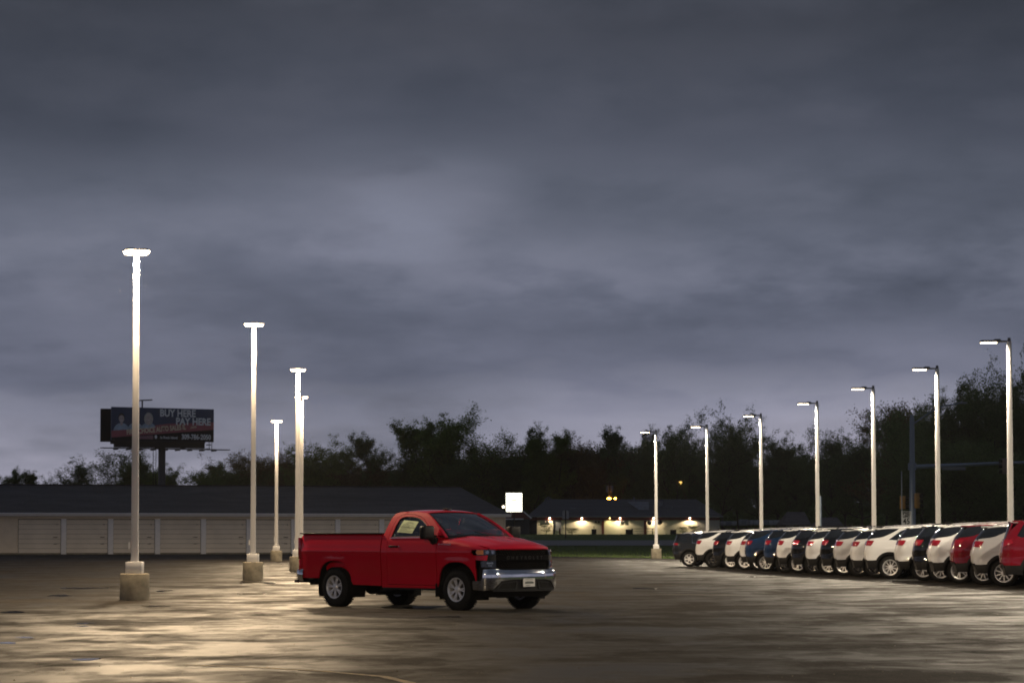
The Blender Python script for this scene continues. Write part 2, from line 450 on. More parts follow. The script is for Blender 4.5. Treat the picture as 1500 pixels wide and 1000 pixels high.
def ribbed(name, col, axis, period, depth=0.25, rough=0.5, var=0.08):
    """painted sheet with fine horizontal or vertical ribs too small to build"""
    m, t, b = new_mat(name)
    tc = N(t, 'ShaderNodeTexCoord'); sp = N(t, 'ShaderNodeSeparateXYZ'); t.links.new(tc.outputs['Object'], sp.inputs[0])
    f = math_node(t, 'FRACT', math_node(t, 'DIVIDE', sp.outputs[axis], period))
    tri = math_node(t, 'ABSOLUTE', math_node(t, 'SUBTRACT', f, 0.5))
    bp = N(t, 'ShaderNodeBump'); bp.inputs['Strength'].default_value = 0.8; bp.inputs['Distance'].default_value = depth*period
    t.links.new(tri, bp.inputs['Height']); t.links.new(bp.outputs[0], b.inputs['Normal'])
    n = N(t, 'ShaderNodeTexNoise'); t.links.new(tc.outputs['Object'], n.inputs[0]); n.inputs['Scale'].default_value = 0.8; n.inputs['Detail'].default_value = 7
    c = ramp(t, n.outputs['Fac'], [(0.3, tuple(v*(1 - var) for v in col)), (0.7, tuple(v*(1 + var) for v in col))])
    line = ramp(t, f, [(0.0, (0.8, 0.8, 0.8)), (0.06, (1, 1, 1)), (0.94, (1, 1, 1)), (1.0, (0.8, 0.8, 0.8))])
    c = mixc(t, 1.0, c, line, 'MULTIPLY')
    t.links.new(c, b.inputs['Base Color']); b.inputs['Roughness'].default_value = rough
    return m
def shingle_mat(name, col):
    m, t, b = new_mat(name)
    tc = N(t, 'ShaderNodeTexCoord')
    mp = N(t, 'ShaderNodeMapping'); t.links.new(tc.outputs['Object'], mp.inputs[0]); mp.inputs['Scale'].default_value = (0.12, 0.7, 1.6)
    n = N(t, 'ShaderNodeTexNoise'); t.links.new(mp.outputs[0], n.inputs[0]); n.inputs['Scale'].default_value = 1.3; n.inputs['Detail'].default_value = 7; n.inputs['Roughness'].default_value = 0.65
    c = ramp(t, n.outputs['Fac'], [(0.3, tuple(v*0.62 for v in col)), (0.7, tuple(v*1.45 for v in col))])
    br = N(t, 'ShaderNodeTexBrick'); mp2 = N(t, 'ShaderNodeMapping'); t.links.new(tc.outputs['Object'], mp2.inputs[0])
    mp2.inputs['Rotation'].default_value = (0, 0, 0)
    t.links.new(mp2.outputs[0], br.inputs[0]); br.inputs['Scale'].default_value = 1.0; br.inputs['Brick Width'].default_value = 1.0; br.inputs['Row Height'].default_value = 0.3; br.inputs['Mortar Size'].default_value = 0.02
    br.inputs['Color1'].default_value = (0.85, 0.85, 0.85, 1); br.inputs['Color2'].default_value = (1.15, 1.15, 1.15, 1); br.inputs['Mortar'].default_value = (0.6, 0.6, 0.6, 1)
    c = mixc(t, 1.0, c, br.outputs['Color'], 'MULTIPLY')
    t.links.new(c, b.inputs['Base Color']); b.inputs['Roughness'].default_value = 0.7
    return m
def leaf_mat(name, a, bcol, trans=0.35):
    m, t, b = new_mat(name)
    oi = N(t, 'ShaderNodeObjectInfo'); geo = N(t, 'ShaderNodeNewGeometry')
    n = N(t, 'ShaderNodeTexNoise'); t.links.new(geo.outputs['Position'], n.inputs[0]); n.inputs['Scale'].default_value = 0.55; n.inputs['Detail'].default_value = 4
    f = math_node(t, 'ADD', n.outputs['Fac'], math_node(t, 'MULTIPLY_ADD', oi.outputs['Random'], 0.3, -0.15))
    rnd = math_node(t, 'MULTIPLY_ADD', geo.outputs['Random Per Island'], 0.5, -0.25)
    f = math_node(t, 'ADD', f, rnd)
    c = ramp(t, f, [(0.25, a), (0.75, bcol)])
    t.links.new(c, b.inputs['Base Color']); b.inputs['Roughness'].default_value = 0.7; b.inputs['Specular IOR Level'].default_value = 0.2
    tl = N(t, 'ShaderNodeBsdfTranslucent'); t.links.new(mixc(t, 1.0, c, (1.5, 1.7, 1.1), 'MULTIPLY'), tl.inputs[0])
    mx = N(t, 'ShaderNodeMixShader'); mx.inputs[0].default_value = 0.45; t.links.new(b.outputs[0], mx.inputs[1]); t.links.new(tl.outputs[0], mx.inputs[2])
    out = next(n_ for n_ in t.nodes if n_.type == 'OUTPUT_MATERIAL'); t.links.new(mx.outputs[0], out.inputs[0])
    return m

M = {}
M['red'] = car_paint('red paint', (0.44, 0.001, 0.016), 0.04, 0.5, 0.0, 0.35)
M['white_paint'] = car_paint('white paint', (0.70, 0.71, 0.72), 0.02, 0.35)
M['silver_paint'] = car_paint('silver paint', (0.48, 0.48, 0.49), 0.03, 0.32, 0.1)
M['black_paint'] = car_paint('black paint', (0.003, 0.0035, 0.005), 0.1, 0.3)
M['grey_paint'] = car_paint('dark grey paint', (0.010, 0.012, 0.016), 0.1, 0.4, 0.0)
M['blue_paint'] = car_paint('dark blue paint', (0.006, 0.022, 0.065), 0.1, 0.4, 0.0)
M['maroon_paint'] = car_paint('deep red paint', (0.15, 0.004, 0.012), 0.1, 0.4, 0.0)
M['plastic'] = simple('black plastic', (0.008, 0.008, 0.009), 0.55, spec=0.2, bump=0.1, bscale=120)
M['grille_black'] = simple('dull black grille plastic', (0.004, 0.004, 0.005), 0.85, spec=0.04)
M['trim_grey'] = simple('dark grey trim', (0.012, 0.013, 0.014), 0.5, spec=0.25)
M['rubber'] = simple('tyre rubber', (0.014, 0.014, 0.014), 0.75, var=0.3, scale=6, bump=0.3, bscale=60)
M['chrome'] = simple('chrome', (0.66, 0.67, 0.70), 0.07, 1.0, var=0.03, scale=4)
M['alloy'] = simple('bright alloy', (0.66, 0.66, 0.67), 0.32, 0.55, var=0.05)
M['alloy_dark'] = simple('gloss black alloy', (0.012, 0.012, 0.014), 0.18, 0.0)
M['brake'] = simple('brake steel', (0.10, 0.095, 0.09), 0.5, 0.8)
M['glass'] = glass_mat('clear glass', (0.76, 0.82, 0.82), 1.0)
M['dark_glass'] = simple('privacy glass', (0.010, 0.013, 0.018), 0.05, 0.0)
M['lens'] = glass_mat('lamp lens', (0.8, 0.82, 0.85), 0.6)
M['amber'] = simple('amber lens', (0.65, 0.20, 0.02), 0.15, coat=1.0)
M['tail_red'] = simple('red tail lens', (0.26, 0.006, 0.016), 0.12, coat=1.0)
M['seat'] = simple('dark cloth', (0.03, 0.03, 0.032), 0.9, bump=0.3, bscale=90)
M['under'] = simple('dark chassis steel', (0.012, 0.012, 0.012), 0.8, var=0.4)
M['paper'] = simple('pale green sticker paper', (0.52, 0.62, 0.36), 0.8)
M['ink'] = simple('dark print', (0.05, 0.07, 0.06), 0.8)
M['plate'] = simple('white plate', (0.62, 0.62, 0.60), 0.4)
M['asphalt'] = asphalt_mat('wet asphalt')
M['road'] = simple('grey road surface', (0.085, 0.085, 0.09), 0.55, var=0.18, scale=0.35)
M['concrete'] = simple('weathered concrete', (0.17, 0.15, 0.11), 0.85, var=0.4, scale=4.0, bump=0.5, bscale=30)
M['pole_white'] = simple('white pole paint', (0.56, 0.55, 0.54), 0.45, var=0.05, scale=2.0)
M['yellow_line'] = simple('worn yellow paint', (0.15, 0.10, 0.035), 0.8, var=0.5, scale=9.0, vcol=(0.03, 0.025, 0.018))
M['garage_door'] = ribbed('beige sectional door', (0.66, 0.59, 0.50), 2, 0.13, 0.10)
M['siding'] = simple('beige siding', (0.66, 0.57, 0.45), 0.6, var=0.08, scale=1.5)
M['trim_white'] = simple('white trim', (0.72, 0.71, 0.72), 0.5, var=0.06, scale=2)
M['shingles'] = shingle_mat('dark shingles', (0.050, 0.050, 0.056))
M['shingles_far'] = shingle_mat('slate shingles', (0.040, 0.043, 0.055))
M['dark_metal'] = simple('dark metal', (0.03, 0.03, 0.033), 0.5, 0.5)
M['galv'] = simple('galvanised steel', (0.20, 0.22, 0.25), 0.5, 0.6, var=0.1)
M['bark'] = simple('grey brown bark', (0.045, 0.036, 0.028), 0.9, var=0.4, scale=2.0)
M['leaf_green'] = leaf_mat('spring green leaves', (0.08, 0.12, 0.035), (0.16, 0.21, 0.06))
M['leaf_dark'] = leaf_mat('dark green leaves', (0.065, 0.095, 0.042), (0.12, 0.16, 0.065))
M['leaf_brown'] = leaf_mat('reddish young leaves', (0.060, 0.046, 0.028), (0.15, 0.11, 0.055))
M['cream_wall'] = simple('cream painted block', (0.62, 0.58, 0.46), 0.7, var=0.1, scale=1.0, bump=0.2, bscale=8)
M['red_trim'] = simple('dark red trim', (0.10, 0.014, 0.012), 0.5)
# ------------------------------------------------------------------ terrain
LOT = [(-160, -15), (24, -15), (20.5, 40), (18.6, 60), (18.4, 82), (18.2, 93), (17.4, 106), (16.3, 118), (14.8, 130), (12.6, 142), (9.8, 151), (6, 158), (1.6, 165), (1.2, 193), (-40, 182), (-64, 175), (-160, 150)]
def inside(x, y, poly):
    c = False; n = len(poly)
    for i in range(n):
        x0, y0 = poly[i]; x1, y1 = poly[(i + 1) % n]
        if (y0 > y) != (y1 > y) and x < (x1 - x0)*(y - y0)/(y1 - y0) + x0: c = not c
    return c
def ground(x, y):
    z = 0.10*sstep(5, 13, x)*(1 - sstep(64, 112, y))
    rise = interp(y, [(150, 0.0), (185, 0.12), (222, 0.42), (246, 0.92), (290, 1.45), (320, 1.62), (420, 2.0), (2000, 2.6)]) if y > 150 else 0.0
    m = max(sstep(0.8, 4.0, x), sstep(208, 222, y))
    return z*1.0 + rise*m
def axis_vals(lo, hi, knots):
    out = [lo]; 
    while out[-1] < hi:
        v = out[-1]; st = next(s for (lim, s) in knots if v < lim)
        out.append(min(hi, v + st))
    return out
def sheet(name, xs, ys, mat, zoff, keep=None, kind='structure'):
    idx = {}; vs = []; fs = []
    for j in range(len(ys) - 1):
        for i in range(len(xs) - 1):
            cx, cy = (xs[i] + xs[i+1])/2, (ys[j] + ys[j+1])/2
            if keep and not keep(cx, cy): continue
            q = []
            for a, b in ((i, j), (i+1, j), (i+1, j+1), (i, j+1)):
                if (a, b) not in idx:
                    idx[(a, b)] = len(vs); vs.append((xs[a], ys[b], ground(xs[a], ys[b]) + (zoff(xs[a], ys[b]) if callable(zoff) else zoff)))
                q.append(idx[(a, b)])
            fs.append(tuple(q))
    me = bpy.data.meshes.new(name); me.from_pydata(vs, [], fs); me.polygons.foreach_set('use_smooth', [True]*len(fs))
    return tag(link(name, me, None, mat), kind=kind)

def grass_mat():
    m, t, b = new_mat('wet spring grass')
    geo = N(t, 'ShaderNodeNewGeometry')
    n = N(t, 'ShaderNodeTexNoise'); t.links.new(geo.outputs['Position'], n.inputs[0]); n.inputs['Scale'].default_value = 0.5; n.inputs['Detail'].default_value = 9; n.inputs['Roughness'].default_value = 0.7
    n2 = N(t, 'ShaderNodeTexNoise'); t.links.new(geo.outputs['Position'], n2.inputs[0]); n2.inputs['Scale'].default_value = 9; n2.inputs['Detail'].default_value = 5
    c = ramp(t, n.outputs['Fac'], [(0.25, (0.085, 0.095, 0.040)), (0.55, (0.085, 0.14, 0.040)), (0.8, (0.14, 0.165, 0.065))])
    c = mixc(t, 1.0, c, ramp(t, n2.outputs['Fac'], [(0.3, (0.5, 0.5, 0.5)), (0.7, (1.4, 1.4, 1.4))]), 'MULTIPLY')
    t.links.new(c, b.inputs['Base Color']); b.inputs['Roughness'].default_value = 0.9; b.inputs['Specular IOR Level'].default_value = 0.15
    bp = N(t, 'ShaderNodeBump'); bp.inputs['Distance'].default_value = 0.15; t.links.new(n2.outputs['Fac'], bp.inputs['Height']); t.links.new(bp.outputs[0], b.inputs['Normal'])
    return m
M['grass'] = grass_mat()

xs = axis_vals(-1500, 1500, [(-200, 130), (-60, 14), (40, 2.0), (200, 16), (1501, 130)])
ys = axis_vals(-60, 3000, [(140, 4.0), (330, 2.0), (500, 20), (3001, 250)])
sheet('grass_field', xs, ys, M['grass'], lambda x, y: -0.08 if inside(x, y, LOT) else 0.0)
# the parking lot: one slab cut to its outline
def lot_mesh():
    bm = bmesh.new()
    vv = [bm.verts.new((x, y, 0)) for x, y in LOT]
    for a, b in zip(vv, vv[1:] + vv[:1]): bm.edges.new((a, b))
    bmesh.ops.triangle_fill(bm, edges=bm.edges[:], use_beauty=True)
    for x in range(-40, 24, 3):
        bmesh.ops.bisect_plane(bm, geom=bm.verts[:] + bm.edges[:] + bm.faces[:], plane_co=(x, 0, 0), plane_no=(1, 0, 0), dist=1e-4)
    for y in range(0, 196, 4):
        bmesh.ops.bisect_plane(bm, geom=bm.verts[:] + bm.edges[:] + bm.faces[:], plane_co=(0, y, 0), plane_no=(0, 1, 0), dist=1e-4)
    bmesh.ops.remove_doubles(bm, verts=bm.verts[:], dist=1e-4)
    for f in bm.faces:
        if f.normal.z < 0: f.normal_flip()
    rim = [e for e in bm.edges if len(e.link_faces) == 1]
    for v in bm.verts: v.co.z = ground(v.co.x, v.co.y) + 0.02
    ex = bmesh.ops.extrude_edge_only(bm, edges=rim)
    for g in ex['geom']:
        if isinstance(g, bmesh.types.BMVert): g.co.z -= 0.12
    me = bpy.data.meshes.new('parking_lot'); bm.to_mesh(me); bm.free()
    me.polygons.foreach_set('use_smooth', [True]*len(me.polygons)); me.set_sharp_from_angle(angle=radians(40))
    return me
LZ = 0.02                                        # top of the slab above ground()
tag(link('parking_lot', lot_mesh(), None, M['asphalt']), kind='structure')
# road beyond the verge
sheet('road', axis_vals(-400, 400, [(-60, 20), (60, 3), (401, 20)]), [226, 231, 236, 241, 246], M['road'], 0.05)
# gravel shoulder strip at the edge of the lot
def strip(name, pts, w, mat, dz, kind='structure', step=1.0, wob=0.0, seed=1, **kw):
    rnd = random.Random(seed); P = []
    for (a, b) in zip(pts[:-1], pts[1:]):
        a, b = Vector(a), Vector(b); n = max(1, int((b - a).length/step))
        for i in range(n): P.append(a.lerp(b, i/n))
    P.append(Vector(pts[-1])); vs = []; fs = []
    for i, p in enumerate(P):
        d = (P[min(i+1, len(P)-1)] - P[max(i-1, 0)]).normalized(); nn = Vector((-d.y, d.x))
        ww = w*(1 + wob*(rnd.random() - 0.5))
        for s_ in (-0.5, 0.5):
            q = p + nn*(ww*s_); vs.append((q.x, q.y, ground(q.x, q.y) + dz))
    for i in range(len(P) - 1): fs.append((2*i, 2*i+1, 2*i+3, 2*i+2))
    me = bpy.data.meshes.new(name); me.from_pydata(vs, [], fs)
    bm = bmesh.new(); bm.from_mesh(me); bmesh.ops.recalc_face_normals(bm, faces=bm.faces)
    for f in bm.faces:
        if f.normal.z < 0: f.normal_flip()
    bm.to_mesh(me); bm.free()
    return tag(link(name, me, None, mat), kind=kind, **kw)
strip('gravel_shoulder', [(3.2, 171.5), (9.5, 163.5), (13, 158.5)], 3.2, simple('pale gravel', (0.20, 0.17, 0.12), 0.9, var=0.35, scale=3), 0.012, wob=0.3)
strip('road_edge_line', [(-60, 227.4), (120, 227.4)], 0.14, simple('road edge paint', (0.35, 0.35, 0.33), 0.6, var=0.3), 0.056, step=3)
# worn yellow parking line curving through the foreground
strip('yellow_line', [(-3.6, 26.8), (-3.0, 26.5), (-2.0, 25.6), (-1.3, 24.6), (-1.0, 23.6), (-0.8, 22.0)], 0.11, M['yellow_line'], LZ + 0.004, step=0.25, wob=0.35)
strip('yellow_line', [(-7.2, 24.6), (-5.6, 24.3), (-4.6, 22.6), (-4.2, 20)], 0.11, M['yellow_line'], LZ + 0.004, step=0.25, wob=0.35, seed=5)
# faint stall lines between truck and parked row
for k in range(6):
    y0 = 60 + k*11.0
    strip('stall_line', [(1.0 + k*0.4, y0), (5.5 + k*0.2, y0 - 1.6)], 0.10, M['yellow_line'], LZ + 0.004, step=0.5, wob=0.6, seed=20 + k)

# puddles: standing water, a few mm over the slab
def water_mat():
    m, t, b = new_mat('puddle water')
    b.inputs['Base Color'].default_value = (0.012, 0.012, 0.012, 1); b.inputs['Roughness'].default_value = 0.02; b.inputs['IOR'].default_value = 1.33
    geo = N(t, 'ShaderNodeNewGeometry'); n = N(t, 'ShaderNodeTexNoise'); t.links.new(geo.outputs['Position'], n.inputs[0]); n.inputs['Scale'].default_value = 5.0
    bp = N(t, 'ShaderNodeBump'); bp.inputs['Strength'].default_value = 0.12; bp.inputs['Distance'].default_value = 0.004; t.links.new(n.outputs['Fac'], bp.inputs['Height']); t.links.new(bp.outputs[0], b.inputs['Normal'])
    return m
M['water'] = water_mat()
def puddle(px, py, wpx, depth, seed):
    rnd = random.Random(seed); D = CAM_H*F/(py - HOR); x0 = at(px, D); rx = wpx/2*D/F; ry = depth/2
    n = 26; ph = [rnd.random()*6.28 for _ in range(4)]; vs = [(0, 0)]
    for i in range(n):
        a = 2*pi*i/n; k = 1 + 0.22*sin(2*a + ph[0]) + 0.16*sin(3*a + ph[1]) + 0.10*sin(5*a + ph[2])
        vs.append((rx*k*cos(a), ry*k*sin(a)))
    me = bpy.data.meshes.new('puddle')
    me.from_pydata([(x0 + a, D + b, ground(x0 + a, D + b) + LZ + 0.005) for a, b in vs], [], [(0, 1 + i, 1 + (i + 1) % n) for i in range(n)])
    tag(link('puddle', me, None, M['water']), kind='structure')
for i, a in enumerate([(128, 967.5, 32, 0.45, 1), (126, 914, 24, 0.5, 2), (120, 918.5, 20, 0.3, 3), (372, 853.5, 34, 2.6, 4), (395, 855, 24, 1.4, 5), (240, 866, 22, 1.4, 6), (228, 888.5, 38, 0.7, 7),
                       (122, 862, 55, 2.2, 8), (88, 873, 34, 1.5, 9), (20, 897.5, 36, 1.0, 10), (10, 943, 30, 0.4, 11), (38, 935, 26, 0.35, 12), (655, 904.5, 40, 0.5, 13), (372, 870.5, 36, 0.6, 14),
                       (620, 890, 60, 1.6, 15), (942, 862.5, 30, 1.2, 16), (1100, 846, 14, 1.2, 17)]):
    puddle(a[0], a[1], a[2], a[3], a[4])
# grit, wet leaves and pebbles strewn on the lot
mb = MB(); rnd = random.Random(4)
for k in range(1100):
    D = 20 + 110*rnd.random()**1.7; x = at(rnd.uniform(-60, 1560), D)
    if not inside(x, D, LOT): continue
    s_ = rnd.uniform(0.005, 0.015); z = ground(x, D) + LZ
    a = rnd.random()*6.28
    mb.add([(x + s_*cos(a), D + s_*sin(a), z), (x + s_*cos(a + 2.2), D + s_*sin(a + 2.2), z), (x + s_*cos(a + 4.1), D + s_*sin(a + 4.1), z), (x, D, z + s_*0.7)], [(0, 1, 3), (1, 2, 3), (2, 0, 3)])
tag(link('pebbles', mb.mesh('pebbles'), None, simple('pebbles', (0.10, 0.08, 0.055), 0.8, var=0.5, scale=20)), 'scattered grit and wet leaves on the lot surface', 'grit', kind='stuff')
# grass blades along the lot edge and on the verge
rnd = random.Random(9); V = []; Fc = []
for k in range(14000):
    if rnd.random() < 0.45:
        t_ = rnd.random()*(len(LOT[3:14]) - 1); i = int(t_); a, b = LOT[3 + i], LOT[4 + i]; x = a[0] + (b[0]-a[0])*(t_-i) + abs(rnd.gauss(0, 1.5)); y = a[1] + (b[1]-a[1])*(t_-i) + abs(rnd.gauss(0, 1.2))
    elif rnd.random() < 0.6: y = rnd.uniform(166, 226); x = rnd.uniform(1.5, 16)
    else: y = rnd.uniform(247, 318); x = rnd.uniform(-2, 30)
    if inside(x, y, LOT): continue
    z = ground(x, y); h = rnd.uniform(0.05, 0.16); w = rnd.uniform(0.02, 0.05); a = rnd.random()*3.14; b0 = len(V)
    V += [(x - w*cos(a), y - w*sin(a), z - 0.02), (x + w*cos(a), y + w*sin(a), z - 0.02), (x + rnd.gauss(0, .05), y + rnd.gauss(0, .05), z + h)]
    Fc.append((b0, b0+1, b0+2))
me = bpy.data.meshes.new('grass'); me.from_pydata(V, [], Fc)
tag(link('grass', me, None, M['grass']), 'rough grass blades along the lot edge and road verge', 'grass', kind='stuff')

# ------------------------------------------------------------------ storage garage
GA = Vector((-46.0, 181.0)); GB = Vector((-0.62, 193.85)); GU = (GB - GA).normalized(); GN = Vector((-GU.y, GU.x))   # wall line, unit along it, unit towards the rear
def gx(px):                                      # distance along the wall line of photo column px
    k = (px - 750)/F; a = GA; d = GU
    return (k*a.y - a.x)/(d.x - k*d.y)
GL = (GB - GA).length
G = empty('storage_garage', (GA.x, GA.y, 0), atan2(GU.y, GU.x))
tag(G, 'long low beige storage garage with white doors posts and dark shingle roof', 'garage')
EAVE = 3.0; DEP = 11.0
wm = MB(); wm.box((GL/2, DEP/2, EAVE/2), (GL, DEP - 0.02, EAVE)); wm.build('wall', M['siding'], G)
fb = MB(); fb.box((GL/2, 0.03, 0.06), (GL + 0.1, 0.30, 0.16)); fb.build('footing', M['concrete'], G)
# roof: gable ridge with a short hip at the right end
o = 0.45; RZ = 5.42; rf = MB(); hx = 2.7
e0, e1 = -o, GL + o
zE = EAVE + 0.12
vs = [(e0, -o, zE), (e1, -o, zE), (e1, DEP + o, zE), (e0, DEP + o, zE), (e0, DEP/2, RZ), (e1 - hx, DEP/2, RZ)]
rf.add(vs, [(0, 1, 5, 4), (2, 3, 4, 5), (1, 2, 5), (0, 4, 3)])
rf.add([(a, b, c - 0.14) for a, b, c in vs], [(0, 4, 5, 1), (2, 5, 4, 3), (1, 5, 2), (0, 3, 4)])
rf.build('roof', M['shingles'], G, ang=20)
rc = MB(); rc.box(((e0 + e1 - hx)/2, DEP/2, RZ + 0.02), (e1 - hx - e0, 0.3, 0.06)); rc.build('ridge_cap', M['shingles'], G)
fa = MB(); fa.box((GL/2, -o - 0.012, EAVE + 0.05), (GL + 2*o, 0.03, 0.24)); fa.box((GL/2, -o/2, EAVE - 0.02), (GL + 2*o, o, 0.03)); fa.build('fascia', M['trim_white'], G)
gu = MB(); gu.box((GL/2, -o - 0.085, EAVE + 0.12), (GL + 2*o, 0.11, 0.10)); gu.build('gutter', M['trim_white'], G, bevel=0.01)
# siding boards on the stretches without doors
def boards(x0, x1, z0=0.18, z1=EAVE - 0.30):
    n = int((z1 - z0)/0.19)
    for k in range(n):
        z = z0 + (z1 - z0)*(k + 0.5)/n; h = (z1 - z0)/n
        b = MB(); b.add([(x0, -0.03, z - h/2 + 0.01), (x1, -0.03, z - h/2 + 0.01), (x1, 0.0, z + h/2), (x0, 0.0, z + h/2), (x0, 0.0, z - h/2 + 0.01), (x1, 0.0, z - h/2 + 0.01)], [(0, 1, 2, 3), (0, 4, 5, 1), (0, 3, 4), (1, 5, 2)])
        b.build('siding_board', M['siding'], G)
pillars = [-182, -113, -44, 93.5, 162.2, 230.8, 298, 364.5, 430, 494.5, 558.8, 622, 684]
boards(gx(-8), gx(25)); boards(gx(700), GL - 0.06)
hd = MB(); hd.box((GL/2, -0.03, EAVE - 0.17), (GL - 0.02, 0.07, 0.22)); hd.build('door_header', M['siding'], G)
post = None
def gpost(x):
    b = MB(); b.box((x, -0.09, (EAVE - 0.28)/2 + 0.02), (0.40, 0.16, EAVE - 0.30)); b.build('door_post', M['trim_white'], G, bevel=0.01)
def gdoor(x0, x1):
    h = EAVE - 0.36; w = x1 - x0; rows = 7
    d = MB(); d.box(((x0 + x1)/2, 0.0, h/2 + 0.1), (w, 0.04, h - 0.06)); dd = d.build('garage_door', M['trim_grey'], G)
    for k in range(rows):
        z0 = 0.12 + (h - 0.08)*k/rows; z1 = 0.12 + (h - 0.08)*(k + 1)/rows - 0.018
        p = MB(); p.box(((x0 + x1)/2, -0.035, (z0 + z1)/2), (w - 0.05, 0.03, z1 - z0)); p.build('door_panel', M['garage_door'], dd)
    hl = MB(); hl.box((x1 - 0.42, -0.07, 1.32), (0.34, 0.05, 0.05)); hl.box((x1 - 0.42, -0.07, 0.82), (0.26, 0.05, 0.045)); hl.box((x1 - 0.3, -0.07, 2.3), (0.07, 0.04, 0.07)); hl.build('latch', M['dark_metal'], dd)
for x in pillars: gpost(gx(x))
for a, b in zip(pillars[:-1], pillars[1:]):
    if a == -44: x0, x1 = gx(27), gx(93.5) - 0.2; gpost_needed = True
    else: x0, x1 = gx(a) + 0.2, gx(b) - 0.2
    gdoor(x0, x1)
# corner trim at the right end and a grey utility box by it
ct = MB(); ct.box((GL + 0.02, 0.0, EAVE/2), (0.14, 0.14, EAVE - 0.06)); ct.build('corner_trim', M['siding'], G)
ub = MB(); ub.box((0, 0, 0.45), (0.9, 0.6, 0.9)); ub.box((0, 0, 0.92), (0.96, 0.66, 0.05))
u = ub.build('utility_box', simple('grey cabinet', (0.22, 0.22, 0.23), 0.6, var=0.1), None, bevel=0.02); u.location = (0.75, 192.5, ground(0.75, 192.5)); tag(u, 'grey utility cabinet at the right corner of the storage garage', 'utility box')

# ------------------------------------------------------------------ lot lamps
def lamp_light(parent, loc, watts, col, cone=176, radius=0.14):
    d = bpy.data.lights.new('lamp_light', 'SPOT'); d.energy = watts; d.color = col; d.spot_size = radians(cone); d.spot_blend = 0.2; d.shadow_soft_size = radius
    o_ = bpy.data.objects.new('lamp_light', d); COL.objects.link(o_); o_.parent = parent; o_.location = loc
    return o_
POLE_COL = M['pole_white']
def light_pole(x, y, H, heads, kind, label, group, w=0.16, lamp=LOT_LAMP, yaw=0.0, base_w=0.66, base_h=0.60, tall=0.30, seed=0):
    z0 = ground(x, y) + LZ - 0.01
    r = empty('lamp_post', (x, y, z0), 0)
    tag(r, label, 'lamp post', group)
    b = MB()
    if kind == 'flood':
        n = 28; rr = base_w/2
        b.lathe([(0.001, -0.05), (rr*1.01, -0.05), (rr, 0.02), (rr*0.985, base_h - 0.03), (rr*0.95, base_h), (0.001, base_h)], n, Matrix.Rotation(radians(90), 3, 'X'))
    else:
        b.box((0, 0, base_h/2 - 0.02), (base_w, base_w, base_h + 0.04))
    b.build('concrete_base', M['concrete'], r, bevel=0.012)
    c = MB(); c.box((0, 0, base_h + 0.13), (0.36, 0.36, 0.26)); c.build('base_cover', POLE_COL, r, bevel=0.012)
    p = MB(); hw, ht = w/2, w*0.72/2
    v = [(sx*hw, sy*hw, base_h + 0.2) for sx, sy in ((-1, -1), (1, -1), (1, 1), (-1, 1))] + [(sx*ht, sy*ht, H) for sx, sy in ((-1, -1), (1, -1), (1, 1), (-1, 1))]
    p.add(v, [(0, 1, 5, 4), (1, 2, 6, 5), (2, 3, 7, 6), (3, 0, 4, 7), (4, 5, 6, 7), (3, 2, 1, 0)]); p.build('pole', POLE_COL, r, bevel=0.012)
    if kind == 'flood':
        hh = MB(); hh.box((-0.11, -0.03, base_h + 0.62), (0.05, 0.1, 0.16)); hh.build('hand_hole_cover', POLE_COL, r)
    for (hx_, hy_, ha) in heads:
        R = Matrix.Rotation(ha, 3, 'Z'); K_ = 0.86 if kind == 'flood' else 1.0
        def T(px_, py_, pz_): q = R @ Vector((px_*K_, py_*K_, 0)); return (q.x + hx_, q.y + hy_, H + pz_)
        if kind == 'flood':
            hb = MB(); hb.box(T(0.21, 0, 0.095), (0.24, 0.22, 0.035), M=R); hb.box(T(0.06, 0, 0.08), (0.12, 0.07, 0.07), M=R)
            for q in range(4): hb.box(T(0.12 + q*0.06, 0, 0.118), (0.012, 0.16, 0.02), M=R)
            head = hb.build('lamp_head', POLE_COL, r, bevel=0.015)
            lb = MB(); q0 = [T(0.09, -0.115, 0.078), T(0.35, -0.115, 0.078), T(0.35, 0.115, 0.078), T(0.09, 0.115, 0.078)]
            q1 = [(a_, b_, c_ - 0.045) for a_, b_, c_ in [T(0.11, -0.095, 0.052), T(0.31, -0.095, 0.052), T(0.31, 0.095, 0.052), T(0.11, 0.095, 0.052)]]
            lb.add(q0 + q1, [(0, 1, 2, 3), (4, 7, 6, 5), (0, 4, 5, 1), (1, 5, 6, 2), (2, 6, 7, 3), (3, 7, 4, 0)])
            link('lamp_lens', lb.mesh('lamp_lens'), head, M['lot_lens'])
            lamp_light(r, T(0.34, 0, -0.14), LOT_W*4.0/len(heads), LAMP_COL)
        else:
            hb = MB(); hb.box(T(0.20, 0, 0.0), (0.36, 0.07, 0.06), M=R)
            hb.box(T(0.62, 0, 0.0), (0.66, 0.32, 0.07), M=R); hb.box(T(0.40, 0, 0.03), (0.20, 0.22, 0.09), M=R)
            head = hb.build('lamp_head', M['head_grey'], r, bevel=0.012)
            lb = MB(); lb.box(T(0.68, 0, -0.050), (0.50, 0.24, 0.026), M=R)
            link('lamp_lens', lb.mesh('lamp_lens'), head, M['row_lens'])
            lamp_light(r, T(0.80, 0, -0.16), ROW_W, (1.0, 0.84, 0.62))
            kb = MB(); kb.tube(T(0, 0, 0.0), T(0, 0, 0.12), 0.06, 0.05, 10); kb.build('pole_cap', M['head_grey'], r)
    return r
M['lot_lens'] = emitter('warm white lamp lens', LAMP_COL, LOT_LAMP)
M['row_lens'] = emitter('white lamp lens', (1.0, 0.80, 0.52), ROW_LAMP)
M['head_grey'] = simple('bronze grey lamp housing', (0.12, 0.115, 0.11), 0.5)
Q = [0.0, radians(90), radians(180), radians(270)]
GRPL = 'tall flood lamps on round concrete bases'
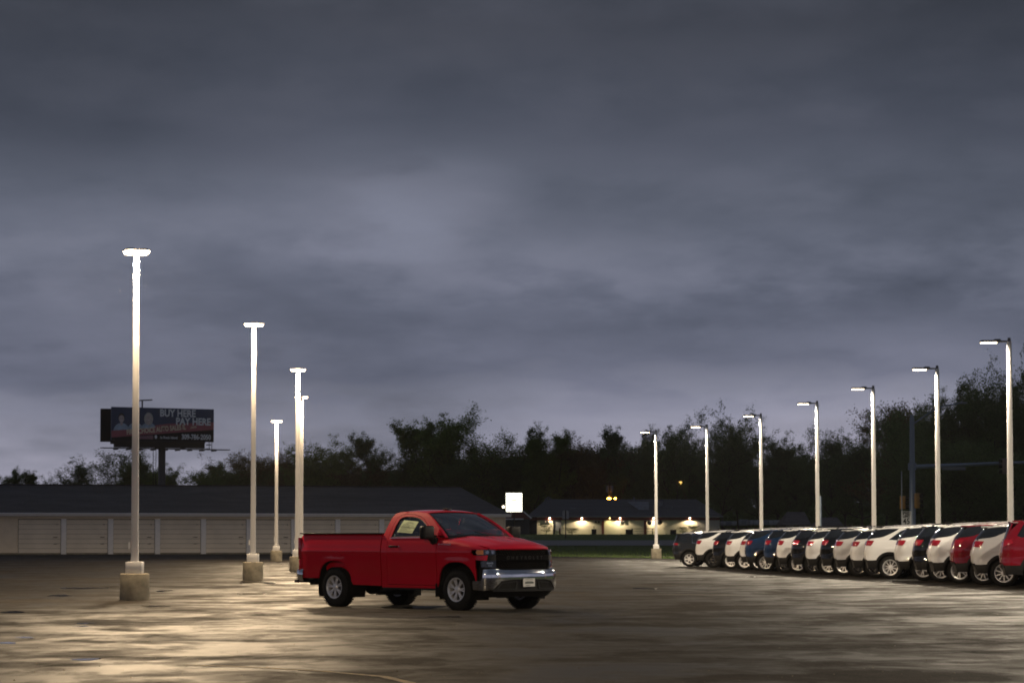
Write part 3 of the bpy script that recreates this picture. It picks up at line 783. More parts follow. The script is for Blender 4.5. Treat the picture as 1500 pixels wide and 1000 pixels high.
def lp(px, D, top, n, lab, **kw):
    x = at(px, D); H = zat(top, D) - LZ
    a0 = kw.pop('a0', 0.35)
    light_pole(x, D, H, [(0, 0, a0 + q) for q in Q[:n]] if n > 2 else [(0, 0, a0 + q) for q in (0.0, pi)][:n], 'flood', lab, GRPL, **kw)
lp(198, 53.8, 371, 4, 'nearest tall white flood lamp post, left of the red pickup', w=0.155, a0=-0.45)
lp(371, 77, 477, 4, 'second white flood lamp post, between nearest post and the pickup', w=0.165, a0=0.2)
lp(436, 97, 543, 4, 'white flood lamp post whose base is half hidden by the pickup tailgate', w=0.20, a0=0.1)
lp(441, 116, 583, 2, 'flood lamp post standing directly behind another at the pickup tailgate', w=0.22, a0=0.0)
lp(405, 135, 618, 4, 'farthest and shortest looking flood lamp post before the storage garage', w=0.20, a0=0.0)
GRPR = 'white lamp posts behind the parked row'
names = ['nearest and tallest looking lamp post over the parked cars, at far right', 'second lamp post from the right above the parked cars, before the signal pole arm',
         'third lamp post from the right, above the white parked cars', 'middle lamp post of the curved row above the parked cars', 'lamp post above the dark blue parked car',
         'lamp post right of the lit roadside building, behind the first parked cars', 'farthest lamp post, on a square concrete base in front of lit building']
for (px, D, top), nm in zip([(1480, 80.2, 499), (1374, 93.6, 539), (1280, 106, 568), (1197.5, 118, 590), (1115, 130, 608), (1036, 143, 624), (961, 151.0, 632)], names):
    x = at(px, D); light_pole(x, D, zat(top, D) - ground(x, D) - LZ, [(0, 0, pi)], 'row', nm, GRPR, w=0.19, base_w=0.62, base_h=0.62)

# unseen lamp posts added in line with both rows, lighting truck and car sides
for (x_, D_, nm) in ((-8.6, 14.0, 'unseen flood lamp post added in line with the left row'),):
    light_pole(x_, D_, 7.75, [(0, 0, 0.3 + q) for q in Q], 'flood', nm, GRPL, w=0.18)
for (x_, D_, nm) in ((16.6, 66.0, 'unseen lamp post added in line with the right row, just outside the right edge'), (16.9, 52.0, 'second unseen lamp post added outside the right edge'), (17.2, 37.0, 'third unseen lamp post added outside the right edge')):
    light_pole(x_, D_, 7.9, [(0, 0, pi)], 'row', nm, GRPR, w=0.19, base_w=0.62, base_h=0.62)

# ------------------------------------------------------------------ billboard
bbx, bbD = at(238, 302), 302.0
BB = empty('billboard', (bbx, bbD, ground(bbx, bbD)), radians(-30) + 0.0)
BB.rotation_euler = (0, 0, radians(27))
tag(BB, 'large dark blue roadside billboard reading BUY HERE PAY HERE on steel column', 'billboard')
z0 = zat(646, bbD) - ground(bbx, bbD); bw, bh = 13.4, 4.15; zc = z0 + bh/2
M['bb_blue'] = simple('navy print', (0.04, 0.065, 0.14), 0.5, var=0.15, scale=0.4)
M['bb_black'] = simple('black print', (0.012, 0.014, 0.022), 0.5)
M['bb_red'] = simple('faded red print', (0.38, 0.10, 0.13), 0.5, var=0.15, scale=0.5)
M['bb_text'] = simple('pale grey print', (0.80, 0.83, 0.86), 0.5)
M['bb_cream'] = simple('cream print', (0.78, 0.70, 0.52), 0.5)
M['bb_skin'] = simple('skin print', (0.55, 0.46, 0.45), 0.5, var=0.2, scale=3)
M['bb_shirt'] = simple('pale blue print', (0.36, 0.46, 0.58), 0.5, var=0.25, scale=2)
M['bb_hair'] = simple('dark hair print', (0.05, 0.035, 0.03), 0.5); M['bb_blond'] = simple('blond hair print', (0.5, 0.47, 0.43), 0.5, var=0.3, scale=4)
b = MB(); b.box((0, 0, zc), (bw, 0.18, bh)); fp = b.build('poster_panel', M['bb_blue'], BB)
YF = -0.095
def flat(name, poly, mat, y, parent=None):
    m_ = MB(); m_.prism([(u_, v_ + zc) for u_, v_ in poly], y, y - 0.004); return m_.build(name, mat, parent or fp)
flat('black_print', [(-bw/2 + .02, -bh/2 + .02), (bw/2 - .02, -bh/2 + .02), (bw/2 - .02, -0.42), (-bw/2 + .02, -1.75)], M['bb_black'], YF)
flat('red_band', [(-bw/2 + .02, -1.72), (bw/2 - .02, -0.50), (bw/2 - .02, 0.42), (0.6, 0.12), (-bw/2 + .02, -0.88)], M['bb_red'], YF - 0.005)
def ell(cx, cz, rx, rz, n=18, a0=0, a1=360): return [(cx + rx*cos(radians(a0 + (a1-a0)*i/n)), cz + rz*sin(radians(a0 + (a1-a0)*i/n))) for i in range(n)]
def person_print(cx, hair, shirt, hz=0.0, long=False):
    flat('portrait_print', ell(cx, -0.95 + hz, 1.05, 1.15, 20, 0, 180) , shirt, YF - 0.010)
    if long: flat('portrait_print', ell(cx, 0.62 + hz, 0.58, 0.80), hair, YF - 0.014)
    else: flat('portrait_print', ell(cx, 0.95 + hz, 0.40, 0.48), hair, YF - 0.014)
    flat('portrait_print', [(cx - .16, -0.1 + hz), (cx + .16, -0.1 + hz), (cx + .16, 0.5 + hz), (cx - .16, 0.5 + hz)], M['bb_skin'], YF - 0.018)
    flat('portrait_print', ell(cx, 0.72 + hz, 0.34, 0.46), M['bb_skin'], YF - 0.022)
    flat('portrait_print', [(cx - .2, 0.82 + hz), (cx - .06, 0.82 + hz), (cx - .06, 0.76 + hz), (cx - .2, 0.76 + hz)], hair, YF - 0.027)
    flat('portrait_print', [(cx + .06, 0.82 + hz), (cx + .2, 0.82 + hz), (cx + .2, 0.76 + hz), (cx + .06, 0.76 + hz)], hair, YF - 0.027)
    flat('portrait_print', [(cx - .13, 0.52 + hz), (cx + .13, 0.52 + hz), (cx + .1, 0.46 + hz), (cx - .1, 0.46 + hz)], M['bb_text'], YF - 0.027)
person_print(-5.4, M['bb_hair'], M['bb_shirt'], -0.1); person_print(-3.6, M['bb_hair'], M['bb_shirt'], 0.0); person_print(-1.9, M['bb_blond'], M['bb_shirt'], 0.05, True)
flat('red_band', [(-bw/2 + .02, -1.72), (-0.4, -1.02), (-0.4, -0.35), (-bw/2 + .02, -0.88)], M['bb_red'], YF - 0.034)
def bt(body, size, x, z, mat, sx=1.0, rot=0.0, bold=0.02, align='CENTER'):
    MM = Matrix.Translation((x, YF - 0.045, zc + z)) @ Matrix.Rotation(rot, 4, 'Y') @ Matrix.Rotation(radians(90), 4, 'X')
    return text_obj('lettering', body, size, mat, MM, fp, sx=sx, align=align, bold=bold)
bt('BUY HERE', 1.22, 1.9, 1.42, M['bb_text'], 0.86, 0, 0.045); bt('PAY HERE', 1.22, 3.95, 0.42, M['bb_text'], 0.86, 0, 0.045)
bt('FIRST CHOICE AUTO SALES IL', 0.88, -0.9, -0.66, M['bb_cream'], 0.66, -radians(6.0), 0.03); bt('.com', 0.5, 3.95, -0.22, M['bb_cream'], 0.85, -radians(6), 0.01)
bt('309-786-2050', 0.86, 4.35, -1.5, M['bb_text'], 0.80, 0, 0.03); bt('In Rock Island', 0.42, 0.75, -1.62, M['bb_text'], 0.95, 0, 0.01)
flat('pin_mark', ell(-0.95, -1.55, 0.16, 0.24), M['bb_text'], YF - 0.04)
flat('pink_print', [(-3.4, -1.85), (-1.3, -1.85), (-1.3, -1.35), (-3.4, -1.5)], simple('pink print', (0.26, 0.13, 0.18), 0.5), YF - 0.04)
# back poster panel, turned away on the other side of the column
b = MB(); R2 = Matrix.Rotation(radians(-6), 3, 'Z'); b.box((-0.25, 3.0, zc - 0.05), (bw, 0.18, bh), M=R2); b.build('rear_poster_panel', M['bb_black'], BB)
b = MB(); b.box((-0.4, 0.05, z0 - 0.42), (bw - 1.6, 0.3, 0.85)); b.box((-bw/2 + 0.2, -0.1, z0 - 0.3), (0.5, 0.5, 0.3)); b.box((bw/2 - 0.7, -0.1, z0 - 0.35), (0.6, 0.2, 0.12)); b.build('apron', M['dark_metal'], BB)
b = MB(); b.box((0.1, -0.9, z0 - 0.98), (bw + 3.2, 1.1, 0.10))
for k in range(9): b.box((-bw/2 + 0.5 + k*1.6, -0.4, z0 - 1.1), (0.18, 1.6, 0.16))
b.build('catwalk', M['dark_metal'], BB)
for k in range(4):
    b = MB(); x_ = -4.8 + k*3.3; b.tube((x_, -1.4, z0 - 1.0), (x_, -2.2, z0 - 1.0), 0.05, n=6); b.box((x_, -2.3, z0 - 1.0), (0.6, 0.3, 0.2)); b.build('flood_light', M['dark_metal'], BB)
b = MB(); b.tube((0.2, 0.9, 0), (0.2, 0.9, z0 - 0.6), 0.46, n=20); b.build('column', simple('dark blue grey steel', (0.045, 0.05, 0.065), 0.5), BB)
b = MB(); 
for s_ in (-0.18, 0.18): b.tube((-0.75 + s_, 0.9, 0.5), (-0.75 + s_, 0.9, z0), 0.04, n=5)
for k in range(24): b.tube((-0.93, 0.9, 0.6 + k*0.4), (-0.57, 0.9, 0.6 + k*0.4), 0.025, n=4)
b.build('ladder', M['dark_metal'], BB)
b = MB(); b.tube((-2.6, 0.3, zc + bh/2), (-2.6, 0.3, zc + bh/2 + 0.9), 0.09, n=6); b.tube((-3.6, 0.3, zc + bh/2 + 0.85), (-1.3, 0.3, zc + bh/2 + 1.0), 0.08, n=6); b.build('top_lamp_arm', M['dark_metal'], BB)
for s_ in (0.0, 0.35):
    b = MB(); b.tube((bw/2 - 0.3 - s_, -0.2, z0 - 0.95), (bw/2 - 0.3 - s_, -0.2, z0), 0.05, n=5); b.build('hanger', M['galv'], BB)

# ------------------------------------------------------------------ roadside building with lit wall
RD = 320.0; rz0 = 1.62; pm = RD/F
RB = empty('roadside_building', (0, RD, 0)); tag(RB, 'low cream roadside building with dark roof and row of lit wall lamps', 'building')
x0, x1 = at(776, RD), at(1054, RD); ev = zat(756, RD); rt = zat(731, RD + 8)
b = MB(); b.box(((x0 + x1)/2, 7, (rz0 - 0.4 + ev)/2), (x1 - x0, 14, ev - rz0 + 0.4)); b.build('wall', M['cream_wall'], RB)
b = MB(); o = 0.5
vs = [(x0 - 0.4, -o, ev), (x1 + o, -o, ev), (x1 + o, 14 + o, ev), (x0 - 0.4, 14 + o, ev), (at(800, RD + 7) , 7, rt), (at(1020, RD + 7), 7, rt)]
b.add(vs, [(0, 1, 5, 4), (2, 3, 4, 5), (1, 2, 5), (0, 4, 3), (0, 3, 2, 1)]); b.build('roof', M['shingles_far'], RB, ang=15)
b = MB(); b.box(((x0 + x1)/2, -o - 0.03, ev - 0.02), (x1 - x0 + 0.9, 0.06, 0.14)); b.build('eave_trim', M['galv'], RB)
b = MB(); b.box(((x0 + x1)/2, -0.1, ev - 0.33), (x1 - x0, 0.2, 0.34)); b.build('red_fascia', M['red_trim'], RB)
for px in (883, 945): b = MB(); b.box((at(px, RD), -0.12, (rz0 + ev - 0.55)/2), (0.34, 0.22, ev - rz0 - 0.55)); b.build('red_pilaster', M['red_trim'], RB)
for px, w_, zt in ((780, 1.2, 757), (811.5, 0.28, 762), (1037, 0.14, 759)): b = MB(); b.box((at(px, RD), -0.08, (rz0 + zat(zt, RD))/2), (w_, 0.12, zat(zt, RD) - rz0)); b.build('dark_doorway', M['bb_black'], RB)
M['grey_door'] = simple('grey blue door', (0.17, 0.18, 0.21), 0.6)
for px in (817,): b = MB(); b.box((at(px, RD), -0.06, rz0 + 1.25), (0.9, 0.08, 1.7)); b.build('window', M['grey_door'], RB)
for px in (1028, 1046): b = MB(); b.box((at(px, RD), -0.06, rz0 + 1.05), (1.3, 0.08, 2.1)); b.build('door', simple('pale door', (0.40, 0.38, 0.36), 0.6), RB)
for px in (800, 875, 912): 
    b = MB(); b.box((at(px - 2.3, RD), -0.1, zat(764, RD)), (0.28, 0.2, 0.26)); b.box((at(px + 2.3, RD), -0.1, zat(764, RD)), (0.28, 0.2, 0.26)); b.build('vent_hood', M['dark_metal'], RB)
M['wall_lamp'] = emitter('warm wall lamp', (1.0, 0.74, 0.42), 25.0); M['yellow_lamp'] = emitter('yellow globe', (1.0, 0.85, 0.25), 6.0)
for px, mt in ((805, 'wall_lamp'), (852, 'wall_lamp'), (893, 'yellow_lamp'), (908, 'wall_lamp'), (957, 'wall_lamp'), (1010, 'wall_lamp')):
    X = at(px, RD); Z = zat(758.5, RD)
    b = MB(); b.box((X, -0.34, Z + 0.12), (0.62, 0.66, 0.08)); hh = b.build('wall_lamp', M['dark_metal'], RB)
    b = MB(); b.ball((X, -0.40, Z - 0.02), 0.09, 10, 6); link('lamp_globe', b.mesh('lamp_globe'), hh, M[mt])
    lamp_light(RB, (X, -0.52, Z - 0.12), 260.0 if mt == 'wall_lamp' else 60.0, (1.0, 0.78, 0.50) if mt == 'wall_lamp' else (1.0, 0.9, 0.4), 150, 0.08)
for px in (951, 966): b = MB(); b.ball((at(px, RD), -0.4, zat(765, RD)), 0.34, 12, 8, (1, 0.35, 1)); b.build('round_sign', M['bb_black'], RB)
for px, py in ((858, 747), (866, 748), (983, 745), (1024, 746), (928, 731)): b = MB(); D_ = 324; b.tube((at(px, D_), 3.0, zat(py + 4, D_)), (at(px, D_), 3.0, zat(py - 3, D_)), 0.10, n=8); b.build('roof_vent', M['galv'], RB)
b = MB(); b.box((at(839, 325), 3.2, zat(746, 325)), (0.8, 0.8, 0.35)); b.build('roof_vent', M['galv'], RB, bevel=0.05)
b = MB(); b.add([(at(918, 325), 4.0, zat(734.5, 325)), (at(950, 325), 4.0, zat(734.5, 325)), (at(950, 323), 2.2, zat(746.5, 323)), (at(935, 323), 2.2, zat(746.5, 323))], [(0, 1, 2, 3)])
b.box((at(968, 325), 4.2, zat(739, 325)), (0.5, 0.8, 0.9)); b.build('roof_patch', simple('pale roof patch', (0.15, 0.16, 0.19), 0.7, var=0.3), RB)
b = MB(); xx = at(803, 327); b.add([(xx - 0.6, 6.2, rt - 0.1), (xx, 6.2, rt + 0.34), (xx + 0.6, 6.2, rt - 0.1), (xx - 0.42, 6.2, rt - 0.1), (xx, 6.2, rt + 0.2), (xx + 0.42, 6.2, rt - 0.1)], [(0, 1, 4, 3), (1, 2, 5, 4)]); b.build('gable_trim', M['galv'], RB)
# red gabled entrance with dark glass below
EN = empty('entrance_pavilion', (at(755, 314), 314, 0)); tag(EN, 'small red gabled pavilion with pale canopy behind the glowing sign', 'building')
b = MB(); g0, g1 = at(733, 314) - at(755, 314), at(778, 314) - at(755, 314); zE_, zR_ = zat(760, 314), zat(746, 314)
b.prism([(g0, zE_), (g1, zE_), (g1 - 1.2, zR_ - 0.2), ((g0 + g1)/2 - .2, zR_ + 0.5), (g0, zE_ + 0.4)], 0, 5); b.build('gable', M['red_trim'], EN)
b = MB(); b.add([(g1 - 1.25, -0.1, zR_ - 0.1), (g1 - 1.05, -0.1, zR_ - 0.1), (g1 + 0.12, -0.1, zE_ + 0.15), (g1 - 0.02, -0.1, zE_ + 0.05)], [(0, 1, 2, 3)]); b.build('rake_trim', M['trim_white'], EN)
b = MB(); b.box(((g0 + g1)/2, 2.6, (zE_ + rz0)/2), (g1 - g0 - 0.4, 5, zE_ - rz0)); b.build('wall', simple('black blue wall', (0.02, 0.025, 0.035), 0.4), EN)
b = MB(); b.box(((g0 + g1)/2 - 0.2, -1.0, zE_ + 0.0), (2.4, 1.8, 0.14)); b.build('canopy', M['trim_white'], EN)
# glowing pylon sign
SG = empty('pylon_sign', (at(753, 296), 296, ground(at(753, 296), 296))); tag(SG, 'blown out white illuminated box sign on a dark pole', 'sign')
zz0, zz1 = zat(749, 296) - SG.location.z, zat(722, 296) - SG.location.z; sw = 23*296/F
b = MB(); b.box((0, 0, (zz0 + zz1)/2), (sw + 0.08, 0.30, zz1 - zz0 + 0.06)); b.build('sign_frame', M['dark_metal'], SG)
b = MB(); b.box((0, -0.16, (zz0 + zz1)/2), (sw, 0.04, zz1 - zz0 - 0.02)); link('sign_face', b.mesh('sign_face'), SG, emitter('lit sign face', (1.0, 0.97, 0.78), 5.5))
b = MB(); b.box((0, -0.185, (zz0 + zz1)/2 + 0.5), (0.75, 0.012, 0.06)); b.box((0, -0.185, (zz0 + zz1)/2 + 0.28), (0.8, 0.012, 0.30)); link('sign_print', b.mesh('sign_print'), SG, emitter('faint print on lit face', (0.93, 0.97, 0.72), 1.05))
b = MB(); b.tube((0, 0, -0.1), (0, 0, zz0 + 0.05), 0.09, n=10); b.build('pole', M['dark_metal'], SG)
GLB = empty('globe_lamp', (at(737.5, 300), 300, ground(at(737.5, 300), 300))); tag(GLB, 'small pale globe lamp just left of the glowing sign', 'lamp')
b = MB(); b.tube((0, 0, 0), (0, 0, zat(744, 300) - GLB.location.z), 0.05, n=6); b.build('pole', M['dark_metal'], GLB)
b = MB(); b.ball((0, 0, zat(742, 300) - GLB.location.z), 0.18, 10, 6); link('lamp_globe', b.mesh('lamp_globe'), GLB, emitter('pale lamp globe', (1.0, 0.85, 0.62), 4.0))
# small things before the lit wall
def small(name, px, D, boxes, mat, label, cat, group=None, round_=False):
    r = MB(); x = at(px, D)
    for (dx_, z0_, z1_, w_) in boxes:
        if round_: r.tube((dx_, 0, z0_), (dx_, 0, z1_), w_/2, n=12)
        else: r.box((dx_, 0, (z0_ + z1_)/2), (w_, w_*0.7, z1_ - z0_))
    o_ = r.build(name, mat, None, bevel=0.01); o_.location = (x, D, ground(x, D)); return tag(o_, label, cat, group)
small('bollard', 820, 314, [(0, 0, 0.8, 0.22)], M['red_trim'], 'short red bollard beside the dark doorway of the lit building', 'bollard', round_=True)
small('trash_bin', 870, 314, [(0, 0, 0.62, 0.62), (0, 0.62, 0.70, 0.66), (0, 0.7, 1.1, 0.05)], M['dark_metal'], 'dark bin against the wall under the second lit wall lamp', 'bin')
small('trash_bin', 921, 314, [(0, 0, 0.58, 0.8), (0, 0.58, 0.66, 0.86)], M['dark_metal'], 'wide dark bin right of the third lit wall lamp', 'bin')
small('trash_bin', 986, 314, [(0, 0, 0.55, 0.8), (0, 0.55, 0.62, 0.84)], M['dark_metal'], 'dark bin near the rightmost wall lamp, before the parked cars', 'bin')
small('picnic_table', 941, 314, [(0, 0.72, 0.78, 3.0), (-1.3, 0, 0.72, 0.12), (1.3, 0, 0.72, 0.12), (0, 0.42, 0.46, 2.6)], M['dark_metal'], 'dark low rail table between bin and farthest lamp post', 'table')
TS = empty('road_sign', (at(828.5, 262), 262, ground(at(828.5, 262), 262))); tag(TS, 'back of a pale road sign on a dark post before the lit building', 'sign')
zt = zat(747, 262) - TS.location.z
b = MB(); b.prism([(-0.34, zt - 0.95), (0.34, zt - 0.95), (0.34, zt - 0.14), (0.18, zt), (-0.18, zt), (-0.34, zt - 0.14)], -0.02, 0.02); b.build('sign_plate', simple('pale sign metal', (0.36, 0.36, 0.38), 0.5), TS)
b = MB(); b.box((0, -0.06, (zt - 0.05)/2), (0.13, 0.06, zt + 0.05)); b.build('post', M['dark_metal'], TS)
# amber street lamps on utility poles behind the building
M['sodium'] = emitter('sodium lamp', (1.0, 0.38, 0.04), 34.0); M['amber_lamp'] = emitter('amber lamp', (1.0, 0.60, 0.15), 2.2)
def upole(px, D, top, lamps, label, transformer=False, brace=False):
    x = at(px, D); g = ground(x, D); r = empty('utility_pole', (x, D, g)); tag(r, label, 'utility pole', 'utility poles with amber lamps')
    H = zat(top, D) - g; b = MB(); b.tube((0, 0, 0), (0, 0, H), 0.16, 0.11, 8); b.build('pole', M['bark'], r)
    b = MB(); b.box((0, -0.1, H - 0.3), (1.9, 0.1, 0.1)); b.build('crossarm', M['bark'], r)
    if transformer:
        b = MB(); 
        for s_ in (-0.30, 0.30): b.tube((s_, -0.3, H - 1.5), (s_, -0.3, H - 0.6), 0.24, n=12)
        b.build('transformer', simple('grey transformer tank', (0.16, 0.15, 0.16), 0.5), r)
    if brace:
        b = MB(); b.tube((0.35, -0.1, H - 0.2), (1.35, -0.1, H - 2.9), 0.05, n=6); b.build('brace', simple('rusty steel', (0.14, 0.07, 0.045), 0.8), r)
    for (lx, ly, rad, mt) in lamps:
        X = at(lx, D) - x; Z = zat(ly, D) - g
        b = MB(); b.tube((0, -0.15, Z + 0.35), (X, -0.5, Z + 0.25), 0.04, n=6); b.box((X, -0.5, Z + 0.2), (0.3, 0.3, 0.12)); hh = b.build('lamp_arm', M['dark_metal'], r)
        b = MB(); b.ball((X, -0.5, Z), rad, 10, 6); link('lamp_globe', b.mesh('lamp_globe'), hh, M[mt])
upole(893, 344, 705, [(892, 731, 0.30, 'sodium'), (901, 730, 0.17, 'sodium')], 'utility pole carrying transformers and glaring orange lamps over building roof', transformer=True)
upole(992, 344, 703, [(996.5, 706.5, 0.22, 'amber_lamp')], 'utility pole with one faint amber lamp and a rusty brace', brace=True)

# ------------------------------------------------------------------ trailers and houses beyond the parked cars
def trailer(px0, px1, y0, y1, D, label, doorx=None):
    x0_, x1_ = at(px0, D), at(px1, D); g = ground((x0_ + x1_)/2, D); r = empty('box_trailer', ((x0_ + x1_)/2, D, g)); tag(r, label, 'trailer', 'pale trailers beyond the road')
    zb, zt_ = zat(y1, D) - g, zat(y0, D) - g; L = x1_ - x0_
    b = MB(); b.box((0, 1.2, (zb + zt_)/2), (L, 2.4, zt_ - zb)); b.build('box', simple('pale blue grey sheet', (0.30, 0.33, 0.38), 0.5, var=0.12), r, bevel=0.04)
    b = MB(); b.box((0, 0.0, (zb + zt_)/2), (0.7, 0.05, (zt_ - zb)*0.8)); b.build('door', simple('grey panel', (0.16, 0.18, 0.21), 0.5), r)
    for k in range(-2, 3): b = MB(); b.box((k*L/5.2, -0.012, (zb + zt_)/2), (0.07, 0.03, (zt_ - zb)*0.92)); b.build('rib', M['galv'], r)
    for s_ in (-0.3, 0.3): b = MB(); b.lathe([(0.001, -0.1), (0.45, -0.1), (0.45, 0.1), (0.001, 0.1)], 14, Matrix.Translation((s_*L, 0.3, 0.45)).to_3x3()); o_ = b.build('wheel', M['rubber'], r); o_.location = (s_*L, 0.3, 0.45)
trailer(1056, 1079, 763, 769, 330, 'small pale trailer at the right end of the lit building')
trailer(1084, 1096, 760.5, 769, 326, 'short white trailer with dark door between two longer ones')
trailer(1098, 1148, 761.5, 768.5, 330, 'long low pale trailer left of the dark roofed house')
def house(px0, px1, y_r, y_e, D, label):
    x0_, x1_ = at(px0, D), at(px1, D); xc = (x0_ + x1_)/2; g = ground(xc, D); r = empty('house', (xc, D, g)); tag(r, label, 'house', 'dim houses under the trees')
    w = x1_ - x0_; e, t_ = zat(y_e, D) - g, zat(y_r, D) - g
    b = MB(); b.box((0, 4, e/2), (w - 0.6, 8, e)); b.build('wall', simple('dull brown siding', (0.12, 0.10, 0.09), 0.8, var=0.2), r)
    b = MB(); b.add([(-w/2, -0.4, e), (w/2, -0.4, e), (w/2, 8.4, e), (-w/2, 8.4, e), (-w*0.22, 4, t_), (w*0.4, 4, t_)], [(0, 1, 5, 4), (2, 3, 4, 5), (1, 2, 5), (0, 4, 3), (0, 3, 2, 1)]); b.build('roof', simple('brown shingles', (0.085, 0.072, 0.075), 0.8, var=0.3, scale=0.8), r, ang=15)
    b = MB(); b.box((-w*0.2, -0.45, e - 0.02), (w*0.4, 0.1, 0.10)); b.build('gutter', simple('tan gutter', (0.20, 0.16, 0.13), 0.6), r)
    for s_ in (-0.25, 0.2): b = MB(); b.box((w*s_, -0.02, e*0.5), (0.9, 0.05, 1.0)); wd = b.build('window', M['trim_white'], r); b = MB(); b.box((w*s_, -0.055, e*0.5), (0.76, 0.03, 0.86)); b.build('pane', M['dark_glass'], wd)
house(1146, 1188, 749, 768.5, 318, 'brown roofed house behind the parked cars, right of long trailer')
house(1198, 1236, 757, 770, 300, 'barely visible dark house between two lamp posts')

# ------------------------------------------------------------------ signals and speed limit sign
TP_D = 172.0; tx = at(1336.5, TP_D); tg = ground(tx, TP_D)
TP = empty('signal_pole', (tx, TP_D, tg)); tag(TP, 'grey steel signal pole with long mast arm and curved lamp arm', 'signal pole')
def zr(py): return zat(py, TP_D) - tg
def xr(px): return at(px, TP_D) - tx
steel = simple('blue grey steel', (0.16, 0.20, 0.26), 0.45, 0.3, var=0.1)
b = MB(); b.tube((0, 0, -0.2), (0, 0, zr(611)), 0.24, 0.16, 14); b.build('pole', steel, TP)
b = MB(); b.tube((0, 0, zr(611)), (0, 0, zr(607)), 0.12, 0.10, 10); b.build('pole_cap', steel, TP)
b = MB(); pts = [(xr(1340), 0, zr(683.5)), (xr(1378), 0, zr(682)), (xr(1470), 0, zr(678)), (xr(1560), 0, zr(675))]
b.tube(pts[0], pts[1], 0.17, 0.15, 12); b.tube(pts[1], pts[2], 0.15, 0.11, 12); b.tube(pts[2], pts[3], 0.11, 0.07, 12); b.build('mast_arm', steel, TP)
b = MB(); b.tube((0, 0, zr(688)), (0, 0, zr(678)), 0.29, 0.29, 12); b.build('arm_clamp', steel, TP)
b = MB(); b.box(((xr(1380) + xr(1414))/2, -0.15, zr(686)), (xr(1414) - xr(1380), 0.04, 0.22)); b.build('street_name_sign', simple('dull sign back', (0.12, 0.13, 0.15), 0.5), TP)
b = MB(); pts = [(0, 0, zr(622)), (xr(1352), 0, zr(611)), (xr(1366), 0, zr(602)), (xr(1384), 0, zr(594)), (xr(1406), 0, zr(590.5))]
b.pipe(pts, 0.05, 8); b.build('lamp_arm', steel, TP)
b = MB(); b.ball((xr(1411), 0, zr(590)), 0.36, 10, 6, (1, 0.45, 0.22)); b.build('lamp_head', M['galv'], TP)
M['signal_yellow'] = simple('signal yellow housing', (0.24, 0.13, 0.03), 0.5, var=0.15)
M['signal_dark'] = simple('signal visor black', (0.015, 0.015, 0.015), 0.6)
def signal(px, y0, y1, D, mat, label, facing=1):
    x = at(px, D); zt_, zb = zat(y0, D), zat(y1, D); h = zt_ - zb
    r = empty('traffic_signal', (x, D, zb), 0.5*facing); tag(r, label, 'traffic signal', 'traffic signals at the junction')
    b = MB(); b.box((0, 0, h/2), (0.34, 0.26, h)); b.build('housing', mat, r, bevel=0.02)
    for k in range(3):
        z_ = h*(k + 0.5)/3; b = MB(); sd = 1 if facing > 0 else -1
        b.tube((0.12*sd, -0.10, z_ + 0.0), (0.36*sd, -0.18, z_ - 0.02), 0.12, 0.12, 10); b.build('visor', M['signal_dark'], r)
    b = MB(); b.box((0, 0.16, h/2), (0.06, 0.1, h*0.9)); b.build('bracket', M['galv'], r)
    return r
signal(1343.5, 722, 744, TP_D - 0.6, M['signal_yellow'], 'yellow signal head mounted on right side of the steel signal pole', 1)
signal(1322.5, 726, 745, TP_D - 6, M['signal_yellow'], 'yellow and black signal head above the speed limit sign', 1)
signal(1471.5, 671, 694, TP_D - 0.4, simple('tan signal back', (0.17, 0.12, 0.10), 0.6), 'dark signal head hanging from the mast arm beside nearest lamp post', -1)
signal(1479.5, 712, 734, TP_D + 20, M['signal_yellow'], 'yellow signal head mostly hidden behind the nearest lamp post', 1)
b = MB(); xx = at(1485, TP_D + 20); b.tube((xx, TP_D + 20.3, ground(xx, 192)), (xx, TP_D + 20.3, zat(735, 192)), 0.06, n=8); o_ = b.build('signal_post', M['galv'], None); tag(o_, 'thin grey post holding the hidden yellow signal, far right', 'post')
SPD = 164.0; sx_ = at(1327.5, SPD); sg_ = ground(sx_, SPD)
SP = empty('speed_limit_sign', (sx_, SPD, sg_)); tag(SP, 'white SPEED LIMIT 45 sign in front of the signal pole', 'sign')
zs0, zs1 = zat(769, SPD) - sg_, zat(748.5, SPD) - sg_; wS = 14.5*SPD/F
b = MB(); b.box((0, 0, (zs0 + zs1)/2), (wS, 0.03, zs1 - zs0)); b.build('sign_plate', simple('white sign face', (0.42, 0.43, 0.43), 0.5), SP, bevel=0.0)
hS = zs1 - zs0
for body, sz, fz_ in (('SPEED', 0.24, 0.86), ('LIMIT', 0.24, 0.64), ('45', 0.56, 0.27)):
    text_obj('lettering', body, sz, M['signal_dark'], Matrix.Translation((0, -0.02, zs0 + hS*fz_)) @ Matrix.Rotation(radians(90), 4, 'X'), SP, sx=0.85, bold=0.012)
b = MB(); b.box((-0.30, 0.05, (zs0 + zr(727))/2 - 0.5), (0.07, 0.05, zs0 + zr(727))); b.build('post', M['galv'], SP)
b = MB(); xx = at(1202, 150); b.tube((xx, 150, 0), (xx, 150, zat(726, 150)), 0.07, n=8); o_ = b.build('sign_post', steel, None); tag(o_, 'slim blue grey post standing right behind the middle lamp post', 'post')
